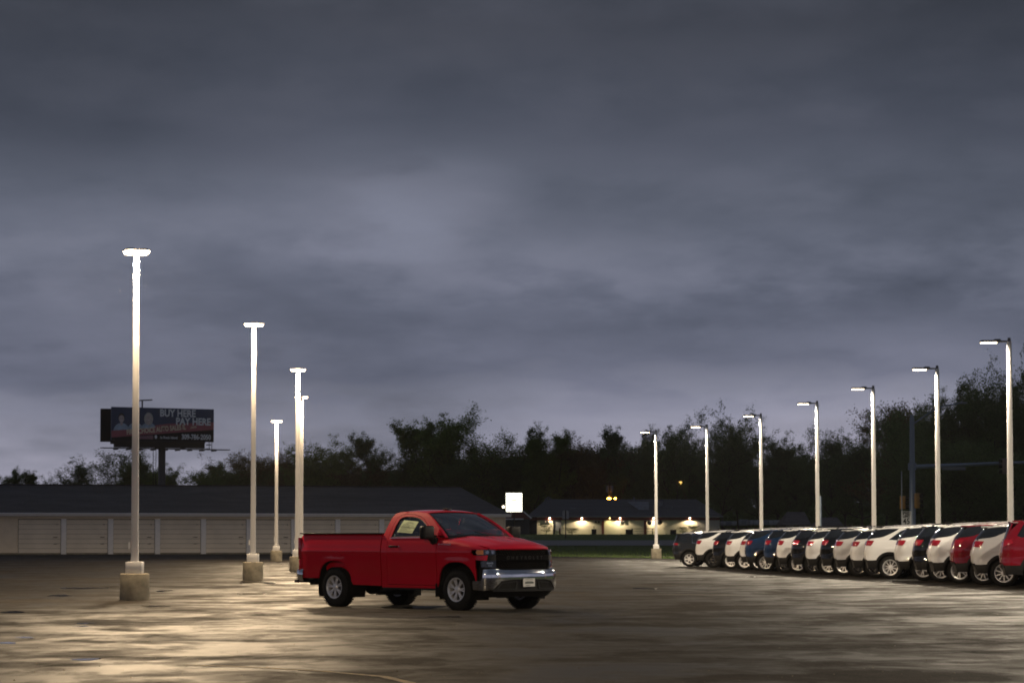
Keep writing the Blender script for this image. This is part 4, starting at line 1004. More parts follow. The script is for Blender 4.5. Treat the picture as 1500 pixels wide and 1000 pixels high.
# ------------------------------------------------------------------ red pickup
# local frame: x forward (0 = front axle), y left, z up
TK = empty('pickup_truck', (-0.378, 47.12, 0), atan2(-0.698, 0.715))
TK.location.z = ground(-1.5, 48) + LZ
tag(TK, 'red single cab pickup with long bed, chrome bumper and window sticker', 'pickup truck')
WBT = -3.52; RT = 0.395
def TW(x, z):
    w = interp(z, [(.30, .955), (.45, .972), (.62, .982), (.80, .994), (1.05, 1.0), (1.20, .995), (1.32, .978), (1.40, .952), (1.60, .868), (1.80, .765), (1.90, .70)])
    w -= 0.010*exp(-((z - .66)/.16)**2)*sstep(.1, -.6, x)*sstep(-4.430, -3.9, x)
    w += 0.008*exp(-((z - 1.12)/.05)**2)
    if x > .30: w -= .16*((x - .30)/.5)**2
    if x < -4.28: w -= .05*((-4.28 - x)/.35)**2
    for cx in (0, WBT):
        r = (abs((x - cx))**2.6 + abs((z - .42))**2.6)**(1/2.6)
        w += .006*exp(-((r - .46)/.15)**2)
    return w
def ztop(x):                                     # top edge of the front fender = hood edge
    return interp(x, [(-.60, 1.385), (-.2, 1.372), (.2, 1.318), (.5, 1.255), (.66, 1.205), (.76, 1.175)])
def side(s_):
    def f(u, v):
        w = TW(u, v)
        if u > -.56:
            t = v - (ztop(u) - .10)
            if t > 0: w -= .115*(t/.10)**2.2
        elif u < -2.12:
            t = v - 1.42
            if t > 0: w -= .03*(t/.05)**2
        return (u, s_*w, v)
    return f
def both(name, mat, loops, us, vs, thick=.03, parent=None):
    r = []
    for s_ in (-1, 1):
        r.append(panel(name, mat, parent or TK, loops, side(s_), us, vs, thick, flip=(s_ > 0)))
    return r
def archp(cx, a0, a1, n=20): return arc(cx, .42, .505, a0, a1, n, 2.5)
# bed side
bs = [(-4.630, .57), (WBT - .50, .57)] + [p for p in archp(WBT, 180, 0) if p[1] > .44][0:] + [(WBT + .53, .46), (-2.145, .44), (-2.145, 1.465), (-4.570, 1.465), (-4.620, 1.40)]
bs = [(-4.630, .57)] + [(WBT - .505, .57)] + [p for p in archp(WBT, 180, 0, 24) if p[1] > .58 or p[0] > WBT] [0:]
bs = [p for p in bs if not (p[0] > WBT and p[1] < .45)]
bs += [(WBT + .56, .45), (-2.145, .44), (-2.145, 1.465), (-4.570, 1.465), (-4.630, 1.38)]
both('bed_side', M['red'], [bs], fr(-4.630, -2.14, .07), fr(.44, 1.47, .055))
# front fender
fs_ = [(-.535, .44), (-.515, .44)] + [p for p in archp(0, 180, 0, 24) if p[1] > .45] + [(.505, .50), (.515, .50), (.515, .80), (.50, .80), (.50, .97), (.70, .97), (.72, 1.045), (.44, 1.055), (.40, 1.10), (.42, 1.16), (.70, 1.17)]
fs_ += [(x, ztop(x)) for x in [.66, .6, .5, .4, .3, .2, .1, 0, -.1, -.2, -.3, -.4, -.535]]
fs_ = [(-.535, .44)] + [p for p in archp(0, 180, 0, 24) if p[1] > .45] + fs_[fs_.index((.515, .50)):]
both('front_fender', M['red'], [fs_], fr(-.53, .72, .05), fr(.44, 1.39, .045))
# cab side with a hole for the door
door = [(-1.95, .475), (-.555, .475), (-.555, 1.372), (-.66, 1.40), (-.80, 1.52), (-.95, 1.645), (-1.10, 1.745), (-1.25, 1.805), (-1.42, 1.84), (-1.62, 1.85), (-1.78, 1.835), (-1.86, 1.79), (-1.905, 1.65), (-1.945, 1.38)]
cabo = [(-2.115, .41), (-.548, .41), (-.548, 1.385), (-.33, 1.388), (-.45, 1.47), (-.62, 1.60), (-.80, 1.72), (-.95, 1.80), (-1.12, 1.868), (-1.35, 1.895), (-1.65, 1.90), (-1.88, 1.892), (-1.985, 1.86), (-2.03, 1.79), (-2.075, 1.60), (-2.115, 1.38)]
def shrink(poly, d):                              # move an outline outwards by -d
    n = len(poly); out = []
    ar = sum(poly[i][0]*poly[(i+1) % n][1] - poly[(i+1) % n][0]*poly[i][1] for i in range(n)); sg = 1 if ar > 0 else -1
    for i in range(n):
        p0, p1, p2 = Vector(poly[i-1]), Vector(poly[i]), Vector(poly[(i+1) % n])
        e1 = (p1 - p0).normalized(); e2 = (p2 - p1).normalized()
        n1 = Vector((-e1.y, e1.x))*sg; n2 = Vector((-e2.y, e2.x))*sg; nn = (n1 + n2); 
        nn = nn/max(.3, nn.dot(n1)) if nn.length > 1e-6 else n1
        out.append(tuple(p1 + nn*d))
    return out
both('cab_side', M['red'], [cabo, shrink(door, -.009)], fr(-2.11, -.33, .08), fr(.41, 1.9, .06))
win = [(-1.875, 1.395), (-.715, 1.415), (-.84, 1.535), (-.98, 1.645), (-1.13, 1.73), (-1.28, 1.78), (-1.45, 1.80), (-1.62, 1.805), (-1.74, 1.79), (-1.80, 1.75), (-1.835, 1.64)]
drs = both('door', M['red'], [door, win], fr(-1.95, -.55, .07), fr(.475, 1.85, .055))
def inset_side(s_, d):
    f0 = side(s_)
    def f(u, v): p = f0(u, v); return (p[0], p[1] - s_*d, p[2])
    return f
for s_, d_ in zip((-1, 1), drs):
    panel('window_glass', M['glass'], d_, [shrink(win, -.02)], inset_side(s_, .022), fr(-1.9, -.7, .2), fr(1.39, 1.81, .1), 0.0, flip=(s_ > 0))
    ring = [shrink(win, -.004), shrink(win, .016)]
    panel('window_seal', M['plastic'], d_, ring, inset_side(s_, .008), fr(-1.9, -.7, .2), [], .012, flip=(s_ > 0))
    b = MB(); b.box((-1.30, s_*.967, 1.392), (1.16, .012, .014), M=Matrix.Rotation(-radians(.8), 3, 'Y')); b.build('belt_moulding', M['chrome'], d_)
    # handle
    b = MB(); b.box((-1.755, s_*1.025, 1.215), (.235, .022, .038)); b.box((-1.86, s_*1.005, 1.215), (.03, .05, .03)); b.box((-1.65, s_*1.005, 1.215), (.03, .05, .03)); b.build('door_handle', M['plastic'], d_, bevel=.008)
    b = MB(); b.tube((-1.60, s_*.985, 1.215), (-1.60, s_*1.006, 1.215), .014, n=10); b.build('lock_cylinder', M['chrome'], d_)
# bodyside crease line highlight: a soft raised swage pressed low in the door
# sill, B-side filler and rear cab wall
for s_ in (-1, 1):
    b = MB(); b.box((-1.32, s_*.925, .395), (1.58, .06, .05)); b.build('rocker', M['plastic'], TK)
def backw(u, v):
    w = TW(-2.1, v) - .035
    return (-2.085 + .12*max(0, v - 1.38) - .03*0 + (-.0), u*w, v)
bw_ = [(-1, .55), (1, .55), (1, 1.38), (1, 1.62), (1, 1.80), (.93, 1.87), (-.93, 1.87), (-1, 1.80), (-1, 1.62), (-1, 1.38)]
rw = [(-.78, 1.44), (.78, 1.44), (.76, 1.76), (.70, 1.80), (-.70, 1.80), (-.76, 1.76)]
panel('cab_rear_wall', M['red'], TK, [bw_, rw], backw, fr(-1, 1, .1), fr(.55, 1.87, .1), .03, flip=True)
panel('rear_window', M['glass'], TK, [shrink(rw, -.02)], lambda u, v: (backw(u, v)[0] + .015, backw(u, v)[1], v), [], [], 0, flip=True)
for s_ in (-1, 1):                                # round the rear corner of the cab
    b = MB(); q = []
    for z in [.55, .8, 1.05, 1.2, 1.38, 1.5, 1.62, 1.72, 1.80, 1.86]:
        xs_ = -2.115 + (0 if z < 1.38 else interp(z, [(1.38, 0), (1.6, .04), (1.79, .085), (1.86, .13)])); w = TW(-2.1, z)
        q.append([(xs_, s_*w, z), (xs_ - .003, s_*(w - .022), z), (-2.085 + .12*max(0, z - 1.38), s_*(w - .035), z)])
    vs_ = [p for r_ in q for p in r_]; fc = []
    for k in range(len(q) - 1):
        for j in range(2): fc.append((3*k + j, 3*k + j + 1, 3*k + 4 + j, 3*k + 3 + j))
    b.add(vs_, fc); b.build('cab_corner', M['red'], TK)
# roof
def roofz(x, y):
    t = abs(y)/.72
    z = interp(x, [(-2.04, 1.845), (-1.98, 1.895), (-1.85, 1.925), (-1.6, 1.942), (-1.35, 1.938), (-1.15, 1.915), (-1.06, 1.885)]) - .030*t*t - .022*t**6
    return z
def rmap(u, v): 
    xx = u + .07*(1 - (v/.72)**2)*sstep(-1.6, -1.06, u)
    return (xx, v, roofz(u, v))
panel('roof', M['red'], TK, [[(-2.04, -.69), (-1.13, -.69), (-1.13, .69), (-2.04, .69)]], rmap, fr(-2.04, -1.13, .06), fr(-.69, .69, .07), .03)
for s_ in (-1, 1):                               # drip rail between roof and side
    b = MB(); V_ = []; F_ = []; k = 0
    xs_ = [-2.03, -1.985, -1.88, -1.65, -1.35, -1.13]
    zz_ = [1.79, 1.86, 1.892, 1.90, 1.895, 1.868]
    for x_, z_ in zip(xs_, zz_):
        w = TW(x_, z_); zr2 = roofz(x_, .69)
        V_ += [(x_, s_*w, z_), (x_, s_*(w*.6 + .4*.69), (z_ + zr2)/2 + .006), (x_, s_*.69, zr2)]
    for k in range(len(xs_) - 1):
        for j in range(2): F_.append((3*k + j, 3*k + j + 1, 3*k + 4 + j, 3*k + 3 + j))
    b.add(V_, F_); b.build('roof_rail', M['red'], TK, ang=60)
b = MB(); 
for y_ in (0,): b.box((-1.27, y_, 1.955), (.10, .15, .03)); b.box((-1.30, y_, 1.97), (.04, .03, .03))
b.build('roof_lamp', M['plastic'], TK, bevel=.01)
# windshield
WB_ = lambda y: (-.335 + .20*(1 - (y/.86)**2), 1.382 + .035*(1 - (y/.86)**2))
WT_ = lambda y: (-1.13 + .07*(1 - (y/.68)**2), 1.862 + .025*(1 - (y/.68)**2))
def wsm(u, v):                                   # u -1..1 across, v 0..1 up
    b_, t_ = WB_(u*.86), WT_(u*.675); yy = u*(.86 + (.675 - .86)*v)
    x = b_[0] + (t_[0] - b_[0])*v; z = b_[1] + (t_[1] - b_[1])*v + .035*4*v*(1 - v)
    return (x + .012*4*v*(1 - v), yy, z)
panel('windshield', M['glass'], TK, [[(-1, 0), (1, 0), (1, 1), (-1, 1)]], wsm, fr(-1, 1, .1), fr(0, 1, .1), .0)
def offs(f, d):
    def g(u, v):
        e = 1e-3; p = Vector(f(u, v)); n = (Vector(f(u + e, v)) - p).cross(Vector(f(u, v + e)) - p).normalized(); return tuple(p + n*d)
    return g
panel('windshield_frit', M['plastic'], TK, [[(-1.015, -.03), (1.015, -.03), (1.015, 1.0), (-1.015, 1.0)], [(-.965, .06), (.965, .06), (.95, .965), (-.95, .965)]], offs(wsm, .004), fr(-1, 1, .1), fr(0, 1, .1), .004)
for s_ in (-1, 1):                               # A pillar from side panel edge to glass edge
    b = MB(); V_ = []; F_ = []
    pts = [(-.33, 1.388), (-.45, 1.47), (-.62, 1.60), (-.80, 1.72), (-.95, 1.80), (-1.12, 1.868)]
    for i, (x_, z_) in enumerate(pts):
        v_ = (z_ - 1.388)/(1.868 - 1.388); v_ = v_*.93 if v_ < 1 else 1; w = TW(x_, z_) if x_ > -.56 else TW(x_, z_)
        g_ = Vector(wsm(s_*1.0, max(0, min(1, (i/5)**.95)))); a_ = Vector((x_, s_*w, z_)); m_ = (a_ + g_)/2 + Vector((.018, s_*.012, .018))
        V_ += [tuple(a_), tuple(m_), tuple(g_)]
    for k in range(len(pts) - 1):
        for j in range(2): F_.append((3*k + j, 3*k + j + 1, 3*k + 4 + j, 3*k + 3 + j))
    b.add(V_, F_); b.build('windshield_pillar', M['red'], TK, ang=60)
    b = MB(); b.pipe([wsm(s_*.1, -.02), wsm(s_*.1 - .35*1, .16) if s_ > 0 else wsm(-.75, .10)], .011, 6); b.build('wiper', M['plastic'], TK)
# ---- hood
HYE = .885
def hoodf(a, bb):
    ya = a*interp(bb, [(0, HYE), (.6, HYE), (.85, .872), (1.0, .80)])
    xr, xf = -.56 + .44*(1 - abs(a)**2.2)*1.0, .735 + .155*(1 - abs(a)**2.4)
    xr = -.52 + .33*(1 - abs(a)**2.5)
    x = xr + (xf - xr)*bb
    ze = ztop(min(.76, x)) 
    zc = interp(bb, [(0, 1.418), (.25, 1.408), (.5, 1.375), (.75, 1.325), (.9, 1.28), (.96, 1.245), (1.0, 1.185)])
    zedge = interp(bb, [(0, 1.385), (.25, 1.358), (.5, 1.315), (.75, 1.262), (.92, 1.222), (.97, 1.20), (1.0, 1.175)])
    k = abs(a)**2.6
    z = zc*(1 - k) + zedge*k + .014*(sstep(.66, .54, abs(a)) - .0)*sstep(1, .8, bb)*sstep(0, .1, bb) - .012*exp(-((abs(a) - .2)/.16)**2)*sstep(1, .7, bb)
    return (x, ya, z)
panel('hood', M['red'], TK, [[(-1, 0), (1, 0), (1, 1), (-1, 1)]], lambda u, v: hoodf(v, u) if False else hoodf(u, v), fr(-1, 1, .06), fr(0, 1, .05) + [.92, .94, .96, .98, .99], .03, flip=True)
b = MB(); b.box((-.40, 0, 1.335), (.55, 1.66, .05)); b.build('cowl', M['plastic'], TK)
# ---- nose: everything follows one plan curve
NP = [(.50, -.985), (.60, -.972), (.70, -.935), (.775, -.86), (.83, -.72), (.885, -.42), (.905, 0), (.885, .42), (.83, .72), (.775, .86), (.70, .935), (.60, .972), (.50, .985)]
NL = [0]
for a_, b_ in zip(NP[:-1], NP[1:]): NL.append(NL[-1] + (Vector(a_) - Vector(b_)).length)
half = NL[-1]/2
NX = [(l - half, p[0]) for l, p in zip(NL, NP)]; NY = [(l - half, p[1]) for l, p in zip(NL, NP)]
def nose(off=0.0, bulge=None, lean=.06):
    def f(s_, z):
        x, y = interp(s_, NX), interp(s_, NY); e = .01
        tx_, ty_ = interp(s_ + e, NX) - interp(s_ - e, NX), interp(s_ + e, NY) - interp(s_ - e, NY)
        l = max(1e-6, sqrt(tx_*tx_ + ty_*ty_)); nx, ny = ty_/l, -tx_/l
        o = off + (bulge(s_, z) if bulge else 0) - lean*max(0, z - .8)
        return (x + nx*o, y + ny*o, z)
    return f
SS = fr(-half, half, .05)
def nz(name, mat, loops, off, vs=(), thick=.03, bulge=None, parent=None, lean=.06): return panel(name, mat, parent or TK, loops, nose(off, bulge, lean), SS, list(vs), thick)
def mir(poly): return [(-a, b) for a, b in reversed(poly)]
h = half
# backing so nothing shows through, then bumper
nz('nose_backing', M['plastic'], [[(-h + .06, .40), (h - .06, .40), (h - .06, 1.05), (h - .12, 1.165), (-h + .12, 1.165), (-h + .06, 1.05)]], -.07, [.6, .8, 1.0])
chrome_out = [(-h - .0, .40), (-h - .0, .565), (-h + .17, .575), (-h + .20, .64), (-h + .20, .785), (-.78, .80), (-.60, .775), (.60, .775), (.78, .80), (h - .20, .785), (h - .20, .64), (h - .17, .575), (h, .565), (h, .40), (.98, .385), (.84, .40), (.66, .565), (.45, .59), (-.45, .59), (-.66, .565), (-.84, .40), (-.98, .385)]
bul = lambda s_, z: .014*(1 - ((z - .62)/.24)**2) - .03*sstep(.70, .80, z)
nz('front_bumper', M['chrome'], [chrome_out], .058, fr(.38, .81, .03), .10, bul, lean=0)
nz('bumper_inset', M['plastic'], [[(-.66, .565), (-.83, .40), (-.83, .365), (.83, .365), (.83, .40), (.66, .565), (.45, .59), (-.45, .59)]], .045, [.45, .5], .03, lean=0)
for s_ in (-1, 1):
    fo = [(s_*.30, .545), (s_*.64, .52), (s_*.73, .42), (s_*.34, .42)]
    if s_ < 0: fo = fo[::-1]
    nz('fog_recess', M['under'], [fo], .049, [], .0, lean=0)
    fr_ = [(s_*.28, .555), (s_*.66, .53), (s_*.77, .408), (s_*.30, .408)]
    nz('fog_surround', M['trim_grey'], [fr_, fo], .060, [], .015, lean=0)
nz('lower_valance', M['plastic'], [[(-h + .10, .255), (h - .10, .255), (h - .04, .39), (-h + .04, .39)]], .02, [.32], .05, lambda s_, z: -.12*((.39 - z)/.13), lean=0)
# tow hooks are hidden; plate
pl = nz('licence_plate', M['plate'], [[(-.155, .455), (.155, .455), (.155, .612), (-.155, .612)]], .088, [], .012, lean=0)
P3 = Vector(nose(.0885)(0, .53))
def onplate(name, z0_, z1_, y0_, y1_): 
    b = MB(); b.box((P3.x + .003 - .0, (y0_ + y1_)/2, (z0_ + z1_)/2), (.003, y1_ - y0_, z1_ - z0_)); b.build(name, M['ink'], pl)
onplate('plate_print', .590, .596, -.10, .10)
R_front = Matrix.Rotation(radians(90), 4, 'Z') @ Matrix.Rotation(radians(90), 4, 'X')
onplate('plate_print', .515, .545, -.115, .115); onplate('plate_print', .555, .562, -.08, .08); onplate('plate_print', .478, .486, -.10, .02)
# grille
nz('grille_back', simple('grille void', (0.004, 0.004, 0.004), .8), [[(-.74, .79), (.74, .79), (.74, 1.165), (-.74, 1.165)]], -.055, [.95], .0)
def mesh_rows(z0_, z1_, rows, off):
    b = MB(); f = nose(off); n = 22
    for r_ in range(rows + 1):
        z = z0_ + (z1_ - z0_)*r_/rows
        prev = None
        for i in range(2*n + 1):
            s_ = -.70 + 1.40*i/(2*n); zz = z + .010*(1 if (i + r_) % 2 else -1); p = f(s_, zz)
            if prev: b.tube(prev, p, .0065, .0065, 4, cap=False)
            prev = p
        if r_ < rows:
            for i in range(2*n + 1):
                if (i + r_) % 2:
                    s_ = -.70 + 1.40*i/(2*n); b.tube(f(s_, z + .008), f(s_, z + (z1_ - z0_)/rows - .008), .0055, .0055, 4, cap=False)
    return b
g1 = mesh_rows(1.065, 1.155, 2, -.02).build('grille_mesh', M['grille_black'], TK)
g2 = mesh_rows(.800, .945, 4, -.02).build('grille_mesh', M['grille_black'], TK)
gb = nz('grille_bar', M['grille_black'], [[(-.74, .955), (.74, .955), (.72, 1.055), (-.72, 1.055)]], .0, [1.0], .03)
MMt = Matrix.Translation(Vector(nose(.004)(0, 1.005)) + Vector((.004, 0, 0))) @ Matrix.Rotation(radians(-4), 4, 'Y') @ R_front
# embossed lettering on the grille bar, letter by letter along the curve
wordm = 'CHEVROLET'
for i, ch in enumerate(wordm):
    s_ = (i - (len(wordm) - 1)/2)*.115; p = Vector(nose(.003)(s_, 1.005)); a_ = atan2(interp(s_ + .01, NY) - interp(s_ - .01, NY), interp(s_ + .01, NX) - interp(s_ - .01, NX))
    text_obj('bar_letter', ch, .085, M['plastic'], Matrix.Translation(p) @ Matrix.Rotation(a_, 4, 'Z') @ Matrix.Rotation(radians(90), 4, 'X'), gb, sx=1.25, extrude=.003, bold=.003)
for s_ in (-1, 1):
    # stacked lamps
    q = [(s_*.745, 1.06), (s_*(h - .045), 1.06), (s_*(h - .01), 1.105), (s_*(h - .03), 1.160), (s_*.745, 1.165)]
    hb = nz('headlight', M['signal_dark'], [q], -.045, [], .0)
    nz('headlight_lens', M['lens'], [q], .004, [1.11], .02, parent=hb)
    b = MB(); f = nose(-.02)
    for sc_, r_ in ((.80, .036), (.92, .036)): b.tube(f(s_*sc_, 1.112), nose(.0)(s_*sc_, 1.112), r_, r_*.9, 12)
    b.build('projector', M['chrome'], hb)
    b = MB(); 
    p0 = f(s_*.755, 1.152); p1 = f(s_*.99, 1.152); b.tube(p0, p1, .006, n=6); b.build('lamp_strip', M['chrome'], hb)
    nz('marker_lens', M['amber'], [[(s_*1.005, 1.068), (s_*(h - .055), 1.068), (s_*(h - .02), 1.105), (s_*(h - .04), 1.152), (s_*1.005, 1.156)]], .012, [], .015, parent=hb)
    q2 = [(s_*.745, .815), (s_*(h - .15), .83), (s_*(h - .13), .945), (s_*.745, .955)]
    lb = nz('lower_lamp', M['signal_dark'], [q2], -.03, [], .0)
    nz('lower_lamp_lens', M['lens'], [q2], .0, [], .02, parent=lb)
    b = MB(); b.box(nose(-.015)(s_*.87, .905), (.03, .13, .035), rz=s_*.5); b.box(nose(-.015)(s_*.87, .86), (.03, .08, .03), rz=s_*.5); b.build('lamp_reflector', M['chrome'], lb)
    nz('lamp_pod', M['plastic'], [[(s_*.735, .955), (s_*.93, .955), (s_*.93, 1.055), (s_*.735, 1.06)]], -.002, [], .03)
    nz('fender_tip', M['red'], [[(s_*.93, .955), (s_*(h - .02), .965), (s_*(h - .02), 1.045), (s_*.91, 1.055)]], .0, [], .03)
# emblem text on the near fender and far fender
for s_ in (-1, 1):
    word = 'SILVERADO'
    for i, ch in enumerate(word):
        x_ = -.48 + i*.040 if s_ < 0 else -.16 - i*.040
        w = side(s_)(x_, 1.265)[1]
        R = Matrix.Rotation(radians(90), 4, 'X') if s_ < 0 else Matrix.Rotation(pi, 4, 'Z') @ Matrix.Rotation(radians(90), 4, 'X')
        text_obj('badge_letter', ch, .046, M['chrome'], Matrix.Translation((x_, w + s_*.004, 1.262)) @ R, TK, sx=1.0, extrude=.003, bold=.0012)
# mirrors
for s_ in (-1, 1):
    b = MB(); b.box((-.60, s_*1.195, 1.49), (.16, .29, .26)); mo = b.build('wing_mirror', M['plastic'], TK, bevel=.045, seg=3)
    b = MB(); b.tube((-.64, s_*.96, 1.30), (-.60, s_*1.13, 1.40), .06, .05, 8); b.box((-.62, s_*.985, 1.33), (.16, .06, .12)); b.box((-.70, s_*.955, 1.405), (.22, .05, .07)); b.build('mirror_arm', M['plastic'], mo, bevel=.01)
    b = MB(); b.box((-.680, s_*1.195, 1.505), (.008, .23, .19)); b.build('mirror_glass', M['chrome'], mo, bevel=.003)
# bed: floor, inner walls, rails, tailgate
b = MB(); b.box((-3.38, 0, .93), (2.44, 1.70, .03)); 
for k in range(9): b.box((-3.38, -.76 + k*.19, .95), (2.43, .07, .02))
b.build('bed_floor', M['red'], TK)
for s_ in (-1, 1):
    b = MB(); b.box((-3.38, s_*.87, 1.20), (2.44, .03, .52)); b.build('bed_inner_wall', M['red'], TK)
    b = MB(); b.box((-3.38, s_*.915, 1.472), (2.46, .115, .026)); b.build('bed_rail_cap', M['plastic'], TK, bevel=.006)
    b = MB(); b.lathe([(.001, -.12), (.42, -.12), (.42, .12), (.001, .12)], 20); o_ = b.build('wheelhouse', M['red'], TK); o_.location = (WBT, s_*.72, .86)
b = MB(); b.box((-2.155, 0, 1.20), (.03, 1.80, .54)); b.build('bed_front_wall', M['red'], TK)
tg_ = MB(); tg_.box((-4.630, 0, 1.12), (.07, 1.66, .66)); tgo = tg_.build('tailgate', M['red'], TK, bevel=.012)
b = MB(); b.box((-4.668, 0, 1.30), (.012, .26, .08)); b.build('tailgate_handle', M['plastic'], tgo)
for i, ch in enumerate('CHEVROLET'):
    text_obj('tailgate_letter', ch, .14, M['maroon_paint'], Matrix.Translation((-4.667, (4 - i)*.15, 1.06)) @ Matrix.Rotation(radians(-90), 4, 'Z') @ Matrix.Rotation(radians(90), 4, 'X'), tgo, sx=1.2, extrude=.004)
for s_ in (-1, 1):
    b = MB(); b.box((-4.620, s_*.905, 1.17), (.085, .145, .44)); tl = b.build('tail_light', M['tail_red'], TK, bevel=.018)
    b = MB(); b.box((-4.666, s_*.905, 1.12), (.008, .10, .09)); b.build('reverse_lens', M['lens'], tl)
    b = MB(); b.box((-4.610, s_*.90, .81), (.05, .15, .26)); b.build('tail_panel', M['red'], TK, bevel=.01)
    # rear bumper corner with side return and step
    b = MB()
    V_ = []; F_ = []
    path = [(-4.490, .995), (-4.610, .985), (-4.710, .955), (-4.775, .88), (-4.795, .72), (-4.800, .45), (-4.800, .0)]
    for (x_, y_) in path:
        for z_, o_ in ((.50, -.03), (.56, .0), (.70, .0), (.745, -.02), (.75, -.10)):
            dx_, dy_ = (-1, 0) if abs(y_) < .85 else (-.5, .8)
            V_.append((x_ - (o_ if dx_ else 0)*1.0*(-dx_) if False else x_ - o_*dx_*(1), s_*(y_ + o_*dy_), z_))
    V_ = []
    for (x_, y_) in path:
        t_ = min(1, max(0, (abs(y_) - .7)/.3)); dx_, dy_ = -(1 - t_*.8), t_
        for z_, o_ in ((.50, -.03), (.56, .0), (.70, .0), (.745, -.02), (.75, -.10)): V_.append((x_ + o_*dx_, s_*(y_ + o_*dy_), z_))
    for k in range(len(path) - 1):
        for j in range(4): F_.append((5*k + j, 5*k + j + 1, 5*k + 6 + j, 5*k + 5 + j))
    b.add(V_, F_); rb = b.build('rear_bumper', M['chrome'], TK, ang=50)
    b = MB(); b.box((-4.730, s_*.62, .50), (.14, .66, .06)); b.build('bumper_step', M['plastic'], rb, bevel=.01)
b = MB(); b.box((-4.730, 0, .42), (.10, .10, .10)); b.box((-4.630, 0, .46), (.16, 1.2, .08)); b.build('tow_hitch', M['under'], TK)
# wheel wells
for cx in (0, WBT):
    for s_ in (-1, 1):
        b = MB(); V_ = []; F_ = []
        pr = arc(cx, .42, .52, 200, -20, 22, 2.5)
        for (x_, z_) in pr: V_ += [(x_, s_*.955, z_), (x_, s_*.60, z_)]
        for k in range(len(pr) - 1): F_.append((2*k, 2*k + 1, 2*k + 3, 2*k + 2))
        n0 = len(V_)
        for (x_, z_) in pr: V_.append((x_, s_*.60, z_))
        V_.append((cx, s_*.60, .42))
        for k in range(len(pr) - 1): F_.append((n0 + k, n0 + k + 1, len(V_) - 1))
        b.add(V_, F_); b.build('wheel_liner', M['under'], TK)
# mud flap behind the near front wheel
for s_ in (-1, 1): b = MB(); b.box((-.545, s_*.90, .38), (.02, .22, .26)); b.build('mud_flap', M['plastic'], TK)
# chassis
b = MB()
for s_ in (-1, 1):
    b.box((-2.15, s_*.44, .46), (4.8, .09, .15))
    b.tube((-4.3, s_*.44, .44), (-2.7, s_*.44, .44), .035, n=8)
b.box((-2.6, .42*0, .44), (.12, .9, .09)); b.box((-1.5, 0, .44), (.12, .9, .09)); b.tube((WBT, -.8, .40), (WBT, .8, .40), .055, n=10); b.ball((WBT, .05, .40), .17); b.tube((0, -.75, .38), (0, .75, .38), .04, n=8)
b.tube((WBT, .05, .40), (-1.0, .02, .46), .045, n=10); b.tube((-2.9, -.22, .36), (-2.1, -.22, .36), .12, n=12); b.tube((-2.1, -.22, .38), (-.3, -.3, .42), .035, n=8); b.box((-.2, 0, .42), (.8, .7, .22)); b.box((-2.9, .55, .46), (.9, .34, .26))
b.box((-2.25, -.62, .40), (.38, .22, .16)); b.tube((-4.4, 0, .52), (-4.4, 0, .68), .36, n=20)
b.build('chassis', M['under'], TK)
b = MB(); b.box((-1.3, 0, .50), (1.65, 1.80, .06)); b.box((-.50, 0, .85), (.10, 1.76, .70)); b.build('cab_floor', M['under'], TK)
# interior
panel('cab_lining', M['seat'], TK, [shrink([( -.97, .6), (.97, .6), (.97, 1.80), (.90, 1.85), (-.90, 1.85), (-.97, 1.80)], 0), shrink(rw, .01)], lambda u, v: (backw(u, v)[0] + .045, backw(u, v)[1]*.985, v), fr(-1, 1, .2), [1.0, 1.4, 1.6], 0, flip=True)
for s_ in (-1, 1): panel('door_lining', M['seat'], TK, [[(-2.05, .5), (-.5, .5), (-.5, 1.38), (-2.05, 1.38)]], inset_side(s_, .07), fr(-2, -.5, .2), [.8, 1.1], 0, flip=(s_ > 0))
for s_ in (-1, 1): panel('pillar_lining', M['seat'], TK, [[p for p in shrink(cabo, .02)], shrink(win, -.01)], inset_side(s_, .034), fr(-2.1, -.3, .15), fr(.5, 1.9, .12), 0, flip=(s_ > 0))
panel('roof_lining', M['seat'], TK, [[(-2.0, -.66), (-1.12, -.66), (-1.12, .66), (-2.0, .66)]], lambda u, v: (u, v, roofz(u, v) - .05), fr(-2, -1.1, .2), fr(-.6, .6, .2), 0)
def seat(y):
    b = MB(); b.box((-1.50, y, .86), (.55, .56, .24)); b.box((-1.83, y, 1.18), (.16, .54, .62), M=Matrix.Rotation(radians(-10), 3, 'Y')); s0 = b.build('seat', M['seat'], TK, bevel=.05, seg=3)
    b = MB(); b.box((-1.89, y, 1.60), (.10, .27, .18)); b.build('headrest', M['seat'], s0, bevel=.04, seg=3)
seat(-.48); seat(.48)
b = MB(); b.box((-.66, 0, 1.22), (.42, 1.66, .22)); b.box((-.72, .42, 1.36), (.26, .40, .09)); b.build('dashboard', M['plastic'], TK, bevel=.04, seg=3)
b = MB(); R_ = Matrix.Rotation(radians(25), 3, 'Y')
ring = [R_ @ Vector((0, .185*cos(2*pi*i/24), .185*sin(2*pi*i/24))) + Vector((-.98, .42, 1.30)) for i in range(25)]
b.pipe(ring, .016, 6); b.tube(ring[0], ring[12], .014, n=6); b.tube(ring[18], Vector((-.98, .42, 1.30)), .014, n=6); b.tube(Vector((-.98, .42, 1.30)), (-.75, .42, 1.22), .03, n=8); b.build('steering_wheel', M['plastic'], TK)
b = MB(); b.box((-1.00, 0, 1.80), (.03, .22, .06)); b.tube((-1.0, 0, 1.80), (-.97, 0, 1.86), .01, n=6); b.build('rear_view_mirror', M['plastic'], TK, bevel=.01)
